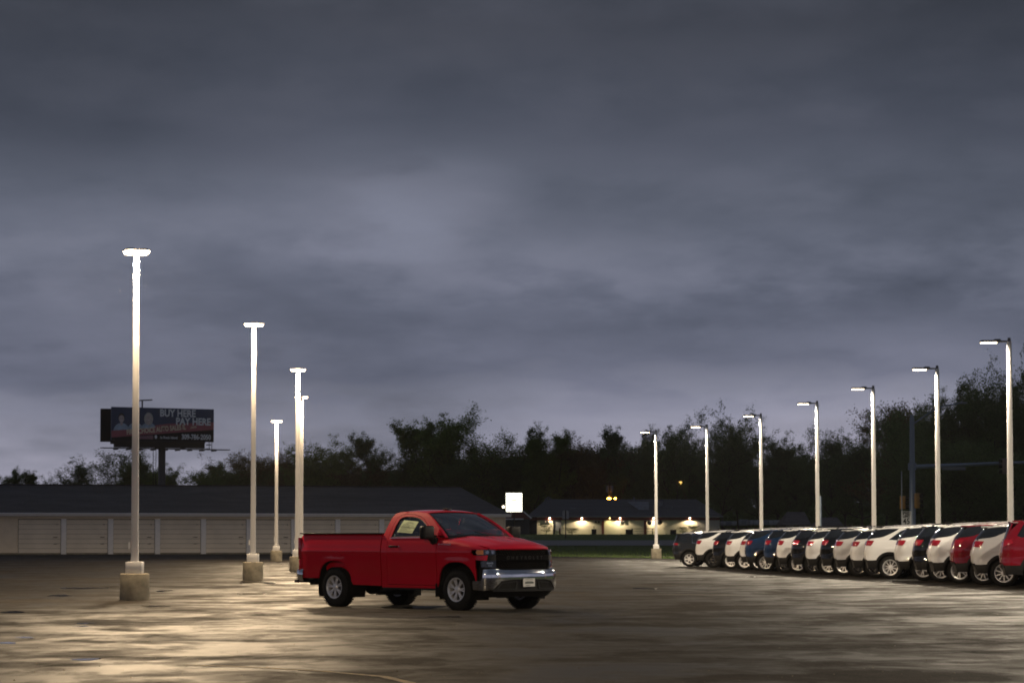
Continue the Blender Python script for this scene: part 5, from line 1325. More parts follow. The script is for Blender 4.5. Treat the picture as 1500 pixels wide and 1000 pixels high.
# price sheet in the passenger window
stf = inset_side(-1, .030)
st = panel('window_sticker', M['paper'], TK, [[(-1.765, 1.50), (-1.325, 1.475), (-1.245, 1.705), (-1.685, 1.735)]], inset_side(-1, .018), fr(-1.8, -1.2, .1), fr(1.46, 1.74, .1), 0)
def sticker_line(u0, v0, u1, v1, hh):
    panel('sticker_print', M['ink'], st, [[(u0, v0), (u1, v1), (u1 + hh*.3, v1 + hh), (u0 + hh*.3, v0 + hh)]], inset_side(-1, .0145), fr(-1.8, -1.2, .1), [], 0)
for k in range(10):
    f_ = .09 + .085*k; u0, v0 = -1.765 + .08*f_, 1.50 + .235*f_; u1, v1 = -1.325 + .08*f_, 1.475 + .23*f_
    L0, L1 = [(0.06, .9), (.05, .95), (.05, .55), (.1, .75), (.03, .97), (.08, .6), (.1, .85), (.1, .5), (.25, .8), (.3, .7)][k]
    sticker_line(u0 + (u1-u0)*L0, v0 + (v1-v0)*L0, u0 + (u1-u0)*L1, v0 + (v1-v0)*L1, .010 if k == 4 else .005)
# round inspection sticker low in the same window
b = MB(); pz = stf(-1.80, 1.44); b.tube((pz[0], pz[1] - .014, pz[2]), (pz[0], pz[1] - .018, pz[2]), .022, n=12); b.build('round_sticker', simple('pale teal sticker', (0.30, 0.45, 0.42), .6), TK)

# ---- wheels (shared by all vehicles)
def wheel_set(R, W, rim, spokes, split, spoke_w=.05, dish=.03, face=.0):
    """meshes of a tyre, a rim and its spokes; axis along y, outer face towards -y"""
    t = MB(); h2 = W/2
    prof = [(rim, -h2 + .02), (rim + .012, -h2 + .004), (rim + .05, -h2 - .004), (R - .055, -h2 + .002), (R - .018, -h2 + .022), (R, -h2 + .055), (R + .001, 0), (R, h2 - .055), (R - .018, h2 - .022), (R - .06, h2), (rim, h2 - .02)]
    t.lathe(prof, 40)
    nb = 44
    for k in range(nb):                          # tread blocks
        a = 2*pi*k/nb
        for yy in (-.36, -.12, .12, .36):
            c = Vector(((R + .002)*cos(a + yy*.25), yy*W, (R + .002)*sin(a + yy*.25)))
            t.box(c, (.012, W*.20, 2*pi*R/nb*.62), M=Matrix.Rotation(-(a + yy*.25), 3, 'Y'))
    r = MB()
    r.lathe([(rim - .012, -h2 + .028), (rim + .004, -h2 + .012), (rim + .008, -h2 + .004), (rim - .008, -h2 + .006), (rim - .022, -h2 + .022), (rim - .035, -h2 + .06), (rim - .04, h2 - .02), (rim, h2 - .01)], 36)
    s_ = MB(); yo = -h2 + .030
    for k in range(spokes):
        for d in ((-split, split) if split else (0,)):
            a = 2*pi*k/spokes; a0 = a + d*.35; a1 = a + d
            p0 = Vector((.05*cos(a0), yo + dish, .05*sin(a0))); p1 = Vector(((rim - .014)*cos(a1), yo + .004, (rim - .014)*sin(a1)))
            dv = (p1 - p0).normalized(); sd = Vector((-dv.z, 0, dv.x)).normalized(); up = Vector((0, -1, 0))
            w0, w1, th = spoke_w*.5, spoke_w*.42, .022
            v = [p0 - sd*w0, p0 + sd*w0, p0 + sd*w0*.6 + up*th, p0 - sd*w0*.6 + up*th, p1 - sd*w1, p1 + sd*w1, p1 + sd*w1*.6 + up*th*.8, p1 - sd*w1*.6 + up*th*.8]
            s_.add(v, [(0, 1, 2, 3), (4, 7, 6, 5), (0, 4, 5, 1), (1, 5, 6, 2), (2, 6, 7, 3), (3, 7, 4, 0)])
    s_.lathe([(.001, yo + dish - .032), (.058, yo + dish - .030), (.075, yo + dish - .012), (.08, yo + dish + .04)], 20)
    br = MB(); br.lathe([(.001, -h2 + .10), (rim*.72, -h2 + .10), (rim*.72, -h2 + .115), (.001, -h2 + .115)], 24); br.box((rim*.5, -h2 + .09, .04), (.10, .06, .16))
    cap = MB(); cap.lathe([(.001, yo + dish - .040), (.034, yo + dish - .036), (.036, yo + dish - .03)], 14)
    bk = MB(); bk.lathe([(.001, h2 - .06), (rim - .03, h2 - .06), (rim - .03, h2 - .05), (.001, h2 - .05)], 20)
    return dict(tyre=t.mesh('tyre', 30), rim=r.mesh('rim', 40), spokes=s_.mesh('spokes', 25), brake=br.mesh('brake_disc'), cap=cap.mesh('centre_cap'), back=bk.mesh('hub_back'))
def put_wheel(ws, parent, loc, right=True, rimmat=None, rot=0.0, capmat=None):
    w = link('wheel', ws['tyre'], parent, M['rubber'])
    w.location = loc; w.rotation_euler = (0, rot, 0 if right else pi)
    link('rim', ws['rim'], w, rimmat); link('spokes', ws['spokes'], w, rimmat); link('brake_disc', ws['brake'], w, M['brake']); link('centre_cap', ws['cap'], w, capmat or rimmat); link('hub_back', ws['back'], w, M['under'])
    return w
TWH = wheel_set(RT, .265, .225, 7, .13, .036, .02)
for cx, rr in ((0, .3), (WBT, .9)):
    for s_ in (-1, 1): put_wheel(TWH, TK, (cx, s_*.868, RT), s_ < 0, M['alloy'], rr + s_*.3)
# ------------------------------------------------------------------ parked sport utility cars
SWH = {'silver': (wheel_set(.355, .225, .235, 10, 0, .034, .02), 'alloy'), 'split': (wheel_set(.355, .225, .235, 5, .19, .036, .02), 'alloy'), 'black': (wheel_set(.355, .225, .225, 5, .22, .040, .02), 'alloy_dark'),
       'big': (wheel_set(.39, .24, .26, 6, .16, .045, .02), 'alloy'), 'six': (wheel_set(.35, .215, .22, 6, 0, .075, .015), 'alloy')}
# local frame: x forward (0 = rear axle), y left, z up
def suv_meshes(kind):
    big = kind == 'large'; boxy = kind == 'boxy'
    WBs = 2.73 if not big else 3.07
    OH = .80 if not big else .98; top = 1.60 if not big else 1.71
    if boxy: top = 1.56; OH = .76; WBs = 2.60
    k = top/1.60; hw = .905 if not big else .985
    nosex = WBs + .90
    R = .355 if not big else .39
    def W(x, z):
        w = interp(z, [(.25, hw - .05), (.45, hw - .012), (.70*k, hw), (.95*k, hw - .004), (1.12*k, hw - .03), (1.25*k, hw - .075), (1.45*k, hw - .165), (1.60*k, hw - .26)])
        w += .022*exp(-((z - .92*k)/.035)**2)*sstep(-.5, .3, x) - .012*exp(-((z - .72*k)/.10)**2)
        for cx in (0, WBs):
            r = sqrt((x - cx)**2 + (z - R)**2); 
            if z < 1.0: w += .022*exp(-((r - .45)/.09)**2)
        rear = -OH + .60*max(0, z - 1.12)
        t = (rear + .42) - x
        if t > 0: w -= .15*(t/.42)**3
        t = x - (nosex - .75)
        if t > 0: w -= .42*(t/.75)**2.3
        return w
    def sd(s_, d=0.0): return lambda u, v: (u, s_*(W(u, v) - d), v)
    rear_low = [(-OH + .06, .56), (-OH - .0, .62), (-OH - .015, .80), (-OH + .0, .98), (-OH + .03, 1.02*k)]
    belt = [(WBs + .25, 1.02*k), (WBs - .4, 1.07*k), (1.6, 1.10*k), (.9, 1.13*k), (.25, 1.18*k), (-.02, 1.205*k), (-.35, 1.265*k), (-.62, 1.235*k), (-OH + .13, 1.225*k), (-OH + .06, 1.15*k)]
    if boxy or big: belt = [(WBs + .25, 1.02*k), (WBs - .4, 1.06*k), (1.6, 1.08*k), (.9, 1.09*k), (.25, 1.10*k), (-.02, 1.115*k), (-.35, 1.13*k), (-.62, 1.14*k), (-OH + .13, 1.14*k), (-OH + .05, 1.12*k)]
    A = lambda cx, a0, a1, r=.435: arc(cx, R, r*(R/.355), a0, a1, 18, 2.15)
    nose_out = [(nosex - .08, .50), (nosex - .02, .62), (nosex - .02, .78), (nosex - .12, .92), (nosex - .45, .98*k)]
    low = .56
    ra, fa_ = [p for p in A(0, 180, 0) if p[1] > low], [p for p in A(WBs, 180, 0) if p[1] > low]
    sill = .47
    body = [rear_low[0]] + ra + [(ra[-1][0] + .04, low - .06), (.60, sill), (WBs - .60, sill), (fa_[0][0] - .04, low - .06)] + fa_ + nose_out + belt + rear_low[:0:-1]
    clad_o = A(0, 180, 0, .435); inner = A(0, 180, 0, .395)
    def clad(cx): 
        o_, i_ = A(cx, 176, 4, .485), A(cx, 176, 4, .405)
        return o_ + i_[::-1]
    out = {}
    us = fr(-OH - .02, nosex, .075); vs = fr(.3, top, .055)
    bodym = [panel_mesh('body_side', [body], sd(s_), us, vs, .04, flip=(s_ > 0)) for s_ in (-1, 1)]
    # upper shell: D pillar, C pillar and roof edge in paint, glass between
    if boxy or big:
        C = [(.30, 1.105*k), (.02, 1.12*k), (-.10, 1.30*k), (-.10, 1.50*k), (-.05, 1.545*k), (.20, 1.555*k), (.28, 1.53*k)]
        qg = [(-.05 - .03, 1.16*k), (-.50, 1.18*k), (-.60, 1.22*k), (-.45, 1.49*k), (-.14, 1.51*k), (-.12, 1.30*k)]
        rearg = None
        upper = [(-OH + .05, 1.12*k), (-OH + .13, 1.14*k), (-.62, 1.14*k), (-.35, 1.13*k), (-.02, 1.115*k), (.25, 1.10*k), (.9, 1.09*k), (1.6, 1.08*k), (WBs - .4, 1.06*k), (WBs + .1, 1.03*k), (WBs - .30, 1.24*k), (WBs - .75, 1.48*k), (WBs - 1.05, 1.575*k), (.8, 1.60*k), (-.2, 1.575*k), (-.56, 1.54*k), (-OH + .20, 1.35*k)]
        sw_ = [(.16, 1.13*k), (1.7, 1.115*k), (WBs - .35, 1.10*k), (WBs - .50, 1.23*k), (WBs - .86, 1.44*k), (WBs - 1.1, 1.525*k), (.8, 1.545*k), (.10, 1.53*k)]
        holes = [qg, sw_]
    else:
        # floating roof: dark quarter glass wraps into the liftgate, body coloured blade in front of it
        upper = [(-.62, 1.237*k), (-.35, 1.267*k), (-.02, 1.207*k), (.25, 1.182*k), (.9, 1.132*k), (1.6, 1.102*k), (WBs - .4, 1.072*k), (WBs + .1, 1.04*k), (WBs - .30, 1.24*k), (WBs - .75, 1.48*k), (WBs - 1.05, 1.575*k), (.8, 1.60*k), (.2, 1.595*k), (-.10, 1.585*k), (-.58, 1.555*k), (-.66, 1.48*k)]
        sw_ = [(-.02, 1.225*k), (.26, 1.20*k), (.9, 1.155*k), (1.7, 1.125*k), (WBs - .35, 1.10*k), (WBs - .50, 1.23*k), (WBs - .86, 1.44*k), (WBs - 1.1, 1.53*k), (.95, 1.555*k), (.52, 1.55*k), (.30, 1.47*k)]
        qg = [(-.61, 1.275*k), (-.35, 1.30*k), (-.22, 1.325*k), (.0, 1.42*k), (.20, 1.52*k), (.24, 1.56*k), (-.10, 1.555*k), (-.55, 1.535*k), (-.645, 1.46*k)]
        qg = [(-.655, 1.262*k), (-.35, 1.292*k), (-.22, 1.32*k), (.0, 1.42*k), (.17, 1.51*k), (.22, 1.555*k), (-.10, 1.548*k), (-.52, 1.528*k), (-.60, 1.49*k)]
        qg = [(-OH + .115, 1.237*k), (-.62, 1.247*k), (-.35, 1.277*k), (-.22, 1.307*k), (.0, 1.405*k), (.17, 1.50*k), (.24, 1.557*k), (-.10, 1.557*k), (-.43, 1.535*k)]
        upper = [(-OH + .115, 1.227*k), (-.62, 1.237*k)] + upper[1:-2] + [(-.44, 1.562*k), (-.43, 1.538*k), (-.10, 1.560*k), (.245, 1.560*k), (.172, 1.497*k), (.0, 1.402*k), (-.22, 1.304*k), (-.35, 1.274*k), (-.62, 1.244*k), (-OH + .115, 1.234*k)]
        holes = [sw_]
    upm = [panel_mesh('roof_side', [upper] + holes, sd(s_, .002), us, vs, .03, flip=(s_ > 0)) for s_ in (-1, 1)]
    glm = [panel_mesh('side_window', [shrink(sw_, -.015)], sd(s_, .022), fr(-.1, WBs, .25), fr(1.0, top, .1), 0, flip=(s_ > 0)) for s_ in (-1, 1)]
    qgm = [panel_mesh('quarter_window', [shrink(qg, -.015) if (boxy or big) else qg], sd(s_, .016 if (boxy or big) else .001), us, fr(1.0, top, .1), 0, flip=(s_ > 0)) for s_ in (-1, 1)]
    chm = [panel_mesh('window_chrome', [shrink(sw_, -.014), shrink(sw_, .006)], sd(s_, -.004), fr(-.1, WBs, .25), [], .01, flip=(s_ > 0)) for s_ in (-1, 1)]
    # cladding: arches and sills, lower rear and front
    cl = []
    for s_ in (-1, 1):
        cl.append(panel_mesh('arch_cladding', [clad(0)], sd(s_, -.012), us, vs, .04, flip=(s_ > 0)))
        cl.append(panel_mesh('arch_cladding', [clad(WBs)], sd(s_, -.012), us, vs, .04, flip=(s_ > 0)))
        cl.append(panel_mesh('sill_cladding', [[(.44, .30), (WBs - .44, .30), (WBs - .47, .49), (.47, .49)]], sd(s_, -.004), fr(.4, WBs, .3), [.4], .04, flip=(s_ > 0)))
        cl.append(panel_mesh('rear_cladding', [[(-OH + .10, .34), (-.40*(R/.355), .34), (-.44*(R/.355), .57), (-OH + .055, .57)]], sd(s_, -.004), us, [.4, .5], .04, flip=(s_ > 0)))
        cl.append(panel_mesh('front_cladding', [[(WBs + .42*(R/.355), .30), (nosex - .12, .30), (nosex - .08, .51), (WBs + .44*(R/.355), .57)]], sd(s_, -.004), us, [.4, .5], .04, flip=(s_ > 0)))
    # rear face as a surface across y
    def rear(d=0.0):
        def f(u, v):                             # u -1..1, v height
            if v < 1.0: x = interp(v, [(.30, -OH + .12), (.56, -OH + .05), (.62, -OH - .0), (.80, -OH - .015), (1.0, -OH + .02)])
            elif boxy or big: x = -OH + .02 + (v - 1.0)*.30
            else: x = interp(v, [(1.0, -OH + .02), (1.22*k, -OH + .10), (1.54*k, -.44)])
            w = W(x, v); y = u*w
            return (x - .17*(1 - abs(u)**2.2) - d, y, v)
        return f
    rus, rvs = fr(-1, 1, .1), fr(.3, top, .06)
    gz0, gz1 = (1.10*k, 1.50*k)
    if boxy or big:
        lg = panel_mesh('liftgate', [[(-.96, .60), (.96, .60), (1, .98), (1, gz0 + .10*k), (1.0, 1.53*k), (-1.0, 1.53*k), (-1, gz0 + .10*k), (-1, .98)], [(-.90, gz0 + .05), (.90, gz0 + .05), (.93, gz1 - .0), (-.93, gz1)]], rear(), rus, rvs, .03, flip=True)
        rg = panel_mesh('rear_window', [[(-.91, gz0 + .045), (.91, gz0 + .045), (.94, gz1 + .005), (-.94, gz1 + .005)]], rear(-.012), rus, rvs, .0, flip=True)
    else:
        lg = panel_mesh('liftgate', [[(-.96, .60), (.96, .60), (1, .98), (1, 1.20*k), (.9, 1.225*k), (-.9, 1.225*k), (-1, 1.20*k), (-1, .98)]], rear(), rus, rvs, .03, flip=True)
        rg = panel_mesh('rear_window', [[(-1, 1.20*k), (-.9, 1.228*k), (.9, 1.228*k), (1, 1.20*k), (1.0, 1.545*k), (-1.0, 1.545*k)]], rear(), rus, rvs, .02, flip=True)
    rbm = panel_mesh('rear_bumper', [[(-.985, .32), (.985, .32), (.985, .585), (-.985, .585)]], rear(.012), rus, [.4, .5], .05, flip=True)
    pl_ = panel_mesh('licence_plate', [[(-.19, .80), (.19, .80), (.19, .95), (-.19, .95)]], rear(.02), [], [], .01, flip=True)
    tls = []
    zt0, zt1 = (1.03*k, 1.20*k)
    for s_ in (-1, 1):
        if boxy: o_ = [(-OH + .02, .99), (-OH + .25, 1.01), (-OH + .22, 1.10), (-OH + .05, 1.10)]
        elif big: o_ = [(-OH + .02, 1.02), (-OH + .30, 1.12), (-OH + .26, 1.20), (-OH + .05, 1.22)]
        else: o_ = [(-OH + .015, 1.035), (-OH + .17, 1.025), (-OH + .23, 1.08), (-OH + .285, 1.185), (-OH + .05, 1.195)]
        tls.append(panel_mesh('tail_light', [o_], sd(s_, -.014), fr(-OH, -.45, .04), fr(1.0, 1.25*k, .04), .03, flip=(s_ > 0)))
        q = [(s_*.52, 1.06), (s_*1.0, 1.04), (s_*1.0, 1.195 if not boxy else 1.11), (s_*.58, 1.15 if not boxy else 1.10)]
        tls.append(panel_mesh('tail_light', [q], rear(.016), rus, fr(1.0, 1.25*k, .04), .03, flip=True))
    # roof, windshield, hood, front
    RX0 = -.60 if (boxy or big) else -.46
    def roof(u, v):
        z = interp(u, [(-.46, 1.540*k), (-.2, 1.575*k), (.2, 1.60*k), (.9, 1.618*k), (WBs - 1.25, 1.60*k), (WBs - 1.0, 1.565*k)])
        w = W(u, min(z, 1.595*k) - .01*k) + .012
        return (u, v*w, z + .045*(1 - v*v) - .012)
    rm = panel_mesh('roof', [[(RX0, -1), (WBs - 1.0, -1), (WBs - 1.0, 1), (RX0, 1)]], roof, fr(-.6, WBs - 1.0, .1), fr(-1, 1, .1), .03)
    sp = MB(); sp.box((RX0 - .04, 0, 1.555*k), (.26, 1.16, .035)); spm = sp.mesh('spoiler', 35, .01)
    def wsf(u, v):
        x0_, z0_, w0_ = WBs + .12 + .16*(1 - u*u), 1.04*k, .80; x1_, z1_, w1_ = WBs - 1.02 + .06*(1 - u*u), 1.575*k, .62
        return (x0_ + (x1_ - x0_)*v, u*(w0_ + (w1_ - w0_)*v)*hw/.905, z0_ + (z1_ - z0_)*v + .05*4*v*(1 - v))
    ws_ = panel_mesh('windshield', [[(-1, 0), (1, 0), (1, 1), (-1, 1)]], wsf, fr(-1, 1, .2), fr(0, 1, .2), 0)
    def hd_(u, v):
        x = WBs + .02 + .25*(1 - u*u) + v*(nosex - WBs - .42 + .12*(1 - u*u) - .0); z = interp(v, [(0, 1.045*k), (.5, 1.0*k), (.85, .93*k), (1, .86*k)])
        return (x, u*min(.80, W(min(x, nosex - .2), .9) - .03), z + .03*(1 - u*u))
    hm_ = panel_mesh('hood', [[(-1, 0), (1, 0), (1, 1), (-1, 1)]], hd_, fr(-1, 1, .15), fr(0, 1, .1), .03, flip=True)
    def fc_(u, v): 
        x = nosex - .02 + .16*(1 - abs(u)**2.2) - .03*((v - .65)/.3)**2; return (x, u*W(nosex - .06, v), v)
    ff = panel_mesh('front_fascia', [[(-1, .34), (1, .34), (1, .90), (-1, .90)]], fc_, rus, fr(.34, .9, .1), .03)
    gr_ = panel_mesh('grille', [[(-.55, .60), (.55, .60), (.62, .84), (-.62, .84)]], lambda u, v: (fc_(u, v)[0] + .012, fc_(u, v)[1], v), rus, [], .01)
    hl_ = [panel_mesh('headlight', [[(s_*.62, .76), (s_*.98, .80), (s_*.98, .87), (s_*.64, .86)]], lambda u, v: (fc_(u, v)[0] + .014, fc_(u, v)[1], v), rus, [], .01) for s_ in (-1, 1)]
    rails = MB()
    for s_ in (-1, 1):
        yy = lambda x: s_*(W(x, 1.58*k) - .02)
        pts = [(x, yy(x), z) for x, z in [(-.30, 1.57*k), (-.20, 1.625*k), (.2, 1.648*k), (.9, 1.665*k), (1.3, 1.655*k), (1.42, 1.60*k)]]
        rails.pipe(pts, .018, 6)
    rlm = rails.mesh('roof_rail')
    fin = MB(); fin.prism([(.0, 1.63*k), (.20, 1.65*k), (.03, 1.70*k), (-.02, 1.70*k)], -.015, .015); finm = fin.mesh('antenna_fin')
    un = MB(); un.box((WBs/2, 0, .38), (WBs + .9, 1.40, .22)); un.box((WBs/2, 0, .52), (WBs - .95, 1.62, .12)); unm = un.mesh('underbody')
    ti = MB(); ti.box((WBs/2 - .3, 0, .85), (WBs - .3, 1.5, .5)); tim = ti.mesh('interior')
    lin = []
    for cx in (0, WBs):
        for s_ in (-1, 1):
            b = MB(); V_ = []; F_ = []; pr = A(cx, 200, -20, .43)
            for (x_, z_) in pr: V_ += [(x_, s_*(hw - .045), z_), (x_, s_*.58, z_)]
            for q_ in range(len(pr) - 1): F_.append((2*q_, 2*q_ + 1, 2*q_ + 3, 2*q_ + 2))
            b.add(V_, F_); n0 = len(V_); 
            b.add([(x_, s_*.58, z_) for x_, z_ in pr] + [(cx, s_*.58, R)], [(q_, q_ + 1, len(pr)) for q_ in range(len(pr) - 1)])
            lin.append(b.mesh('wheel_liner'))
    mm = []
    for s_ in (-1, 1):
        b = MB(); b.box((WBs - .30, s_*(hw + .07), 1.14*k), (.16, .20, .15)); b.box((WBs - .30, s_*(hw - .03), 1.08*k), (.06, .12, .05)); mm.append(b.mesh('wing_mirror', 35, .03))
    hnd = []
    for s_ in (-1, 1):
        for hx_ in (.38, 1.42):
            b = MB(); b.box((hx_, s_*(W(hx_, .99*k) + .018), .99*k), (.19, .022, .030)); hnd.append(b.mesh('door_handle', 35, .006))
    seams = []
    for s_ in (-1, 1):                           # rear door shut line following the arch
        f = sd(s_, -.0025); pts = [(.20, 1.17*k), (.30, 1.02), (.42, .86), (.50, .70), (.56, .52)]
        b = MB()
        for (a_, c_) in zip(pts[:-1], pts[1:]):
            p0, p1 = f(*a_), f(*c_); b.tube(p0, p1, .0045, .0045, 4, cap=False)
        p0, p1 = f(1.28, 1.11*k), f(1.30, .52); 
        for t_ in range(6): b.tube(f(1.28, 1.11*k - (1.11*k - .52)*t_/6), f(1.28, 1.11*k - (1.11*k - .52)*(t_ + 1)/6), .0045, .0045, 4, cap=False)
        seams.append(b.mesh('door_seam'))
    return dict(W=W, OH=OH, WB=WBs, R=R, hw=hw, paint=bodym + upm + [lg, rm, spm, hm_, ff], dark=glm + qgm + [rg, ws_], chrome=chm, black=cl + [rbm, gr_, finm] + mm, under=[unm, tim] + lin + seams, red=tls, plate=[pl_], rails=[rlm], handles=hnd, heads=hl_)
KIND = {k: suv_meshes(k) for k in ('compact', 'boxy', 'large')}
PNAME = lambda me: me.name.split('.')[0]
def make_suv(kind, paint, wheels, trim='chrome', handle=None):
    k = KIND[kind]; r = empty('parked_suv')
    def lk(me, mat): return link(PNAME(me), me, r, mat)
    for me in k['paint']: lk(me, M[paint])
    for me in k['dark']: lk(me, M['dark_glass'])
    for me in k['chrome']: lk(me, M[trim])
    for me in k['black']: lk(me, M['plastic'])
    for me in k['under']: lk(me, M['under'])
    for me in k['red']: lk(me, M['tail_red'])
    for me in k['plate']: lk(me, M['plate'])
    for me in k['rails']: lk(me, M['alloy'] if trim == 'chrome' else M['plastic'])
    for me in k['handles']: lk(me, M[handle or paint])
    for me in k['heads']: lk(me, M['lens'])
    ws, mt = SWH[wheels]; yw = k['hw'] - .115
    for i, cx in enumerate((0, k['WB'])):
        for s_ in (-1, 1): put_wheel(ws, r, (cx, s_*yw, k['R']), s_ < 0, M[mt], random.Random(paint + wheels + str(i)).random()*6)
    return r
ROWG = 'cars parked in one long row at right'
cars = [ # rear corner column, distance, kind, paint, wheels, trim, label
 (986, 112.0, 'boxy', 'grey_paint', 'six', 'chrome', 'dark grey boxy SUV with six spoke wheel, farthest car of the parked row'),
 (1019, 107.6, 'compact', 'white_paint', 'black', 'plastic', 'white SUV with all black wheels, second from the far end of the row'),
 (1044, 103.6, 'compact', 'black_paint', 'silver', 'plastic', 'black SUV between the two farthest white cars of the row'),
 (1063, 100.2, 'compact', 'white_paint', 'split', 'chrome', 'white SUV right of the farthest black SUV in the row'),
 (1084, 97.6, 'compact', 'white_paint', 'silver', 'chrome', 'white SUV whose tail lamp touches the protruding blue car'),
 (1092, 95.0, 'compact', 'blue_paint', 'silver', 'chrome', 'dark blue SUV with bright alloy wheel sticking out of the row'),
 (1119, 92.0, 'compact', 'blue_paint', 'black', 'chrome', 'dark blue SUV tucked in between the other blue car and a white one'),
 (1138, 89.7, 'compact', 'white_paint', 'split', 'chrome', 'white SUV directly right of the two blue cars'),
 (1160, 87.3, 'compact', 'black_paint', 'black', 'plastic', 'black SUV with dark wheels behind the middle lamp post'),
 (1181, 85.0, 'compact', 'white_paint', 'silver', 'chrome', 'white SUV between the two black ones in the middle of the row'),
 (1202, 82.8, 'compact', 'black_paint', 'silver', 'plastic', 'black SUV left of the pale silver SUV in the middle of the row'),
 (1223, 80.6, 'compact', 'silver_paint', 'black', 'plastic', 'pale silver SUV with black wheels in the middle of the row'),
 (1247, 78.4, 'compact', 'white_paint', 'black', 'plastic', 'white SUV with black wheels beside the silver SUV'),
 (1267, 76.2, 'compact', 'white_paint', 'silver', 'chrome', 'white SUV showing most of its side, left of the wider gap in row'),
 (1313, 72.2, 'compact', 'white_paint', 'split', 'chrome', 'white SUV right of the wider gap, left of a black one'),
 (1338, 70.0, 'compact', 'black_paint', 'silver', 'plastic', 'black SUV nearest the camera, between two white ones'),
 (1363, 67.8, 'compact', 'white_paint', 'split', 'chrome', 'white SUV directly left of the bright red SUV'),
 (1396, 65.7, 'compact', 'maroon_paint', 'silver', 'chrome', 'red SUV between two white ones near the right edge'),
 (1425, 63.5, 'compact', 'silver_paint', 'silver', 'chrome', 'pale silver white SUV between the two red ones'),
 (1467, 61.0, 'large', 'maroon_paint', 'big', 'chrome', 'nearest and largest SUV, deep red, cut by the right edge'),
]
BH = radians(-18); hx_, hy_ = cos(BH), sin(BH)
cache = {}
rnd = random.Random(77)
for (px, D, kind, paint, wh, trim, lab) in cars:
    key = (kind, paint, wh, trim)
    if key in cache: o_ = copy_tree(cache[key])
    else: o_ = make_suv(*key); cache[key] = o_
    k = KIND[kind]; w = k['hw'] - .07; cx, cy = at(px, D), D
    dh = rnd.uniform(-.045, .045); h0, h1 = cos(BH + dh), sin(BH + dh); rx, ry = h1, -h0
    ox, oy = cx + h0*k['OH'] - rx*w, cy + h1*k['OH'] - ry*w
    o_.location = (ox, oy, ground(ox, oy) + LZ); o_.rotation_euler = (0, 0, BH + dh)
    zs = rnd.uniform(.975, 1.03); o_.scale = (1, 1, zs)
    tag(o_, lab, 'SUV', ROWG)
# ------------------------------------------------------------------ trees
def tree_meshes(seed, H, R, base, style, nleaf):
    """trunk with limbs, and a crown of leaf clumps; returns (trunk mesh, crown mesh). H height, R crown radius, base crown start (fraction)"""
    nleaf = int(nleaf*2.2)
    rnd = random.Random(seed); rs = np.random.RandomState(seed)
    segs = []; tips = []
    def grow(p, d, L, r, lvl):
        n = 4 if lvl < 2 else 3; q = p
        for i in range(n):
            wob = .10 if lvl == 0 else .22
            d2 = (d + Vector((rnd.gauss(0, wob), rnd.gauss(0, wob), rnd.gauss(0, wob*.5) + (.10 if lvl else .02)*(1.6 if style == 'up' else 1)))).normalized()
            q2 = q + d2*(L/n); r1 = r*(1 - .75*(i + 1)/n) if lvl else r*(1 - .8*(i + 1)/n)
            segs.append((q, q2, r*(1 - .75*i/n), r1, lvl))
            f = (i + 1)/n
            if lvl < 3:
                kids = {0: 3 if f*1.0 >= base*.8 else 0, 1: 2, 2: 2}[lvl]
                if lvl == 0 and f < base: kids = 0
                for _ in range(kids):
                    a = rnd.random()*2*pi; up = {'up': .75, 'round': .35, 'wide': .2, 'cone': .12}[style] + rnd.gauss(0, .15)
                    side_ = Vector((cos(a), sin(a), 0))
                    dd = (side_*1.0 + Vector((0, 0, up)) + d2*.35).normalized()
                    if lvl == 0:
                        hh = (q2.z/H - base)/(1 - base); hh = min(1, max(0, hh))
                        prof = {'up': .75 + .3*sin(pi*hh), 'round': .55 + .55*sin(pi*min(1, hh*.9 + .05)), 'wide': .9 - .15*hh, 'cone': 1.05 - .95*hh}[style]
                        LL = R*1.15*prof*rnd.uniform(.7, 1.15)
                    else: LL = L*rnd.uniform(.45, .75)
                    grow(q2, dd, LL, r1*.65 + .01, lvl + 1)
            if lvl >= 2 or (lvl == 1 and i >= 1): tips.append((q2, lvl))
            q, d = q2, d2
        tips.append((q, 3))
    grow(Vector((0, 0, 0)), Vector((rnd.gauss(0, .03), rnd.gauss(0, .03), 1)), H*.93, max(.13, H*.018), 0)
    b = MB()
    for (a_, c_, r0, r1, lvl) in segs:
        if lvl <= 2 or rnd.random() < .6: b.tube(a_, c_, max(r0, .018), max(r1, .012), [7, 5, 3, 3][lvl], cap=False)
    tm = b.mesh('trunk', 60)
    P = np.array([tuple(t[0]) for t in tips]); 
    # density varies from bough to bough so that sky shows through
    wgt = np.exp(rs.normal(0, .9, len(P))); wgt /= wgt.sum()
    idx = rs.choice(len(P), nleaf, p=wgt)
    sg = {'up': .32, 'round': .42, 'wide': .46, 'cone': .34}[style]
    c = P[idx] + rs.normal(0, 1, (nleaf, 3))*np.array([sg, sg, sg*.8])
    c[:, 2] = np.maximum(c[:, 2], .5)
    s = rs.uniform(.06, .15, nleaf)[:, None]
    u = rs.normal(0, 1, (nleaf, 3)); u /= np.linalg.norm(u, axis=1)[:, None]
    w = rs.normal(0, 1, (nleaf, 3)); w -= (w*u).sum(1)[:, None]*u; w /= np.linalg.norm(w, axis=1)[:, None]
    V = np.stack([c - u*s*1.3, c + w*s*.75, c + u*s*1.3, c - w*s*.75], 1).reshape(-1, 3)
    me = bpy.data.meshes.new('crown'); me.vertices.add(len(V)); me.vertices.foreach_set('co', V.ravel())
    me.loops.add(nleaf*4); me.loops.foreach_set('vertex_index', np.arange(nleaf*4)); me.polygons.add(nleaf)
    me.polygons.foreach_set('loop_start', np.arange(0, nleaf*4, 4)); me.polygons.foreach_set('loop_total', np.full(nleaf, 4)); me.update()
    return tm, me
VAR = {}
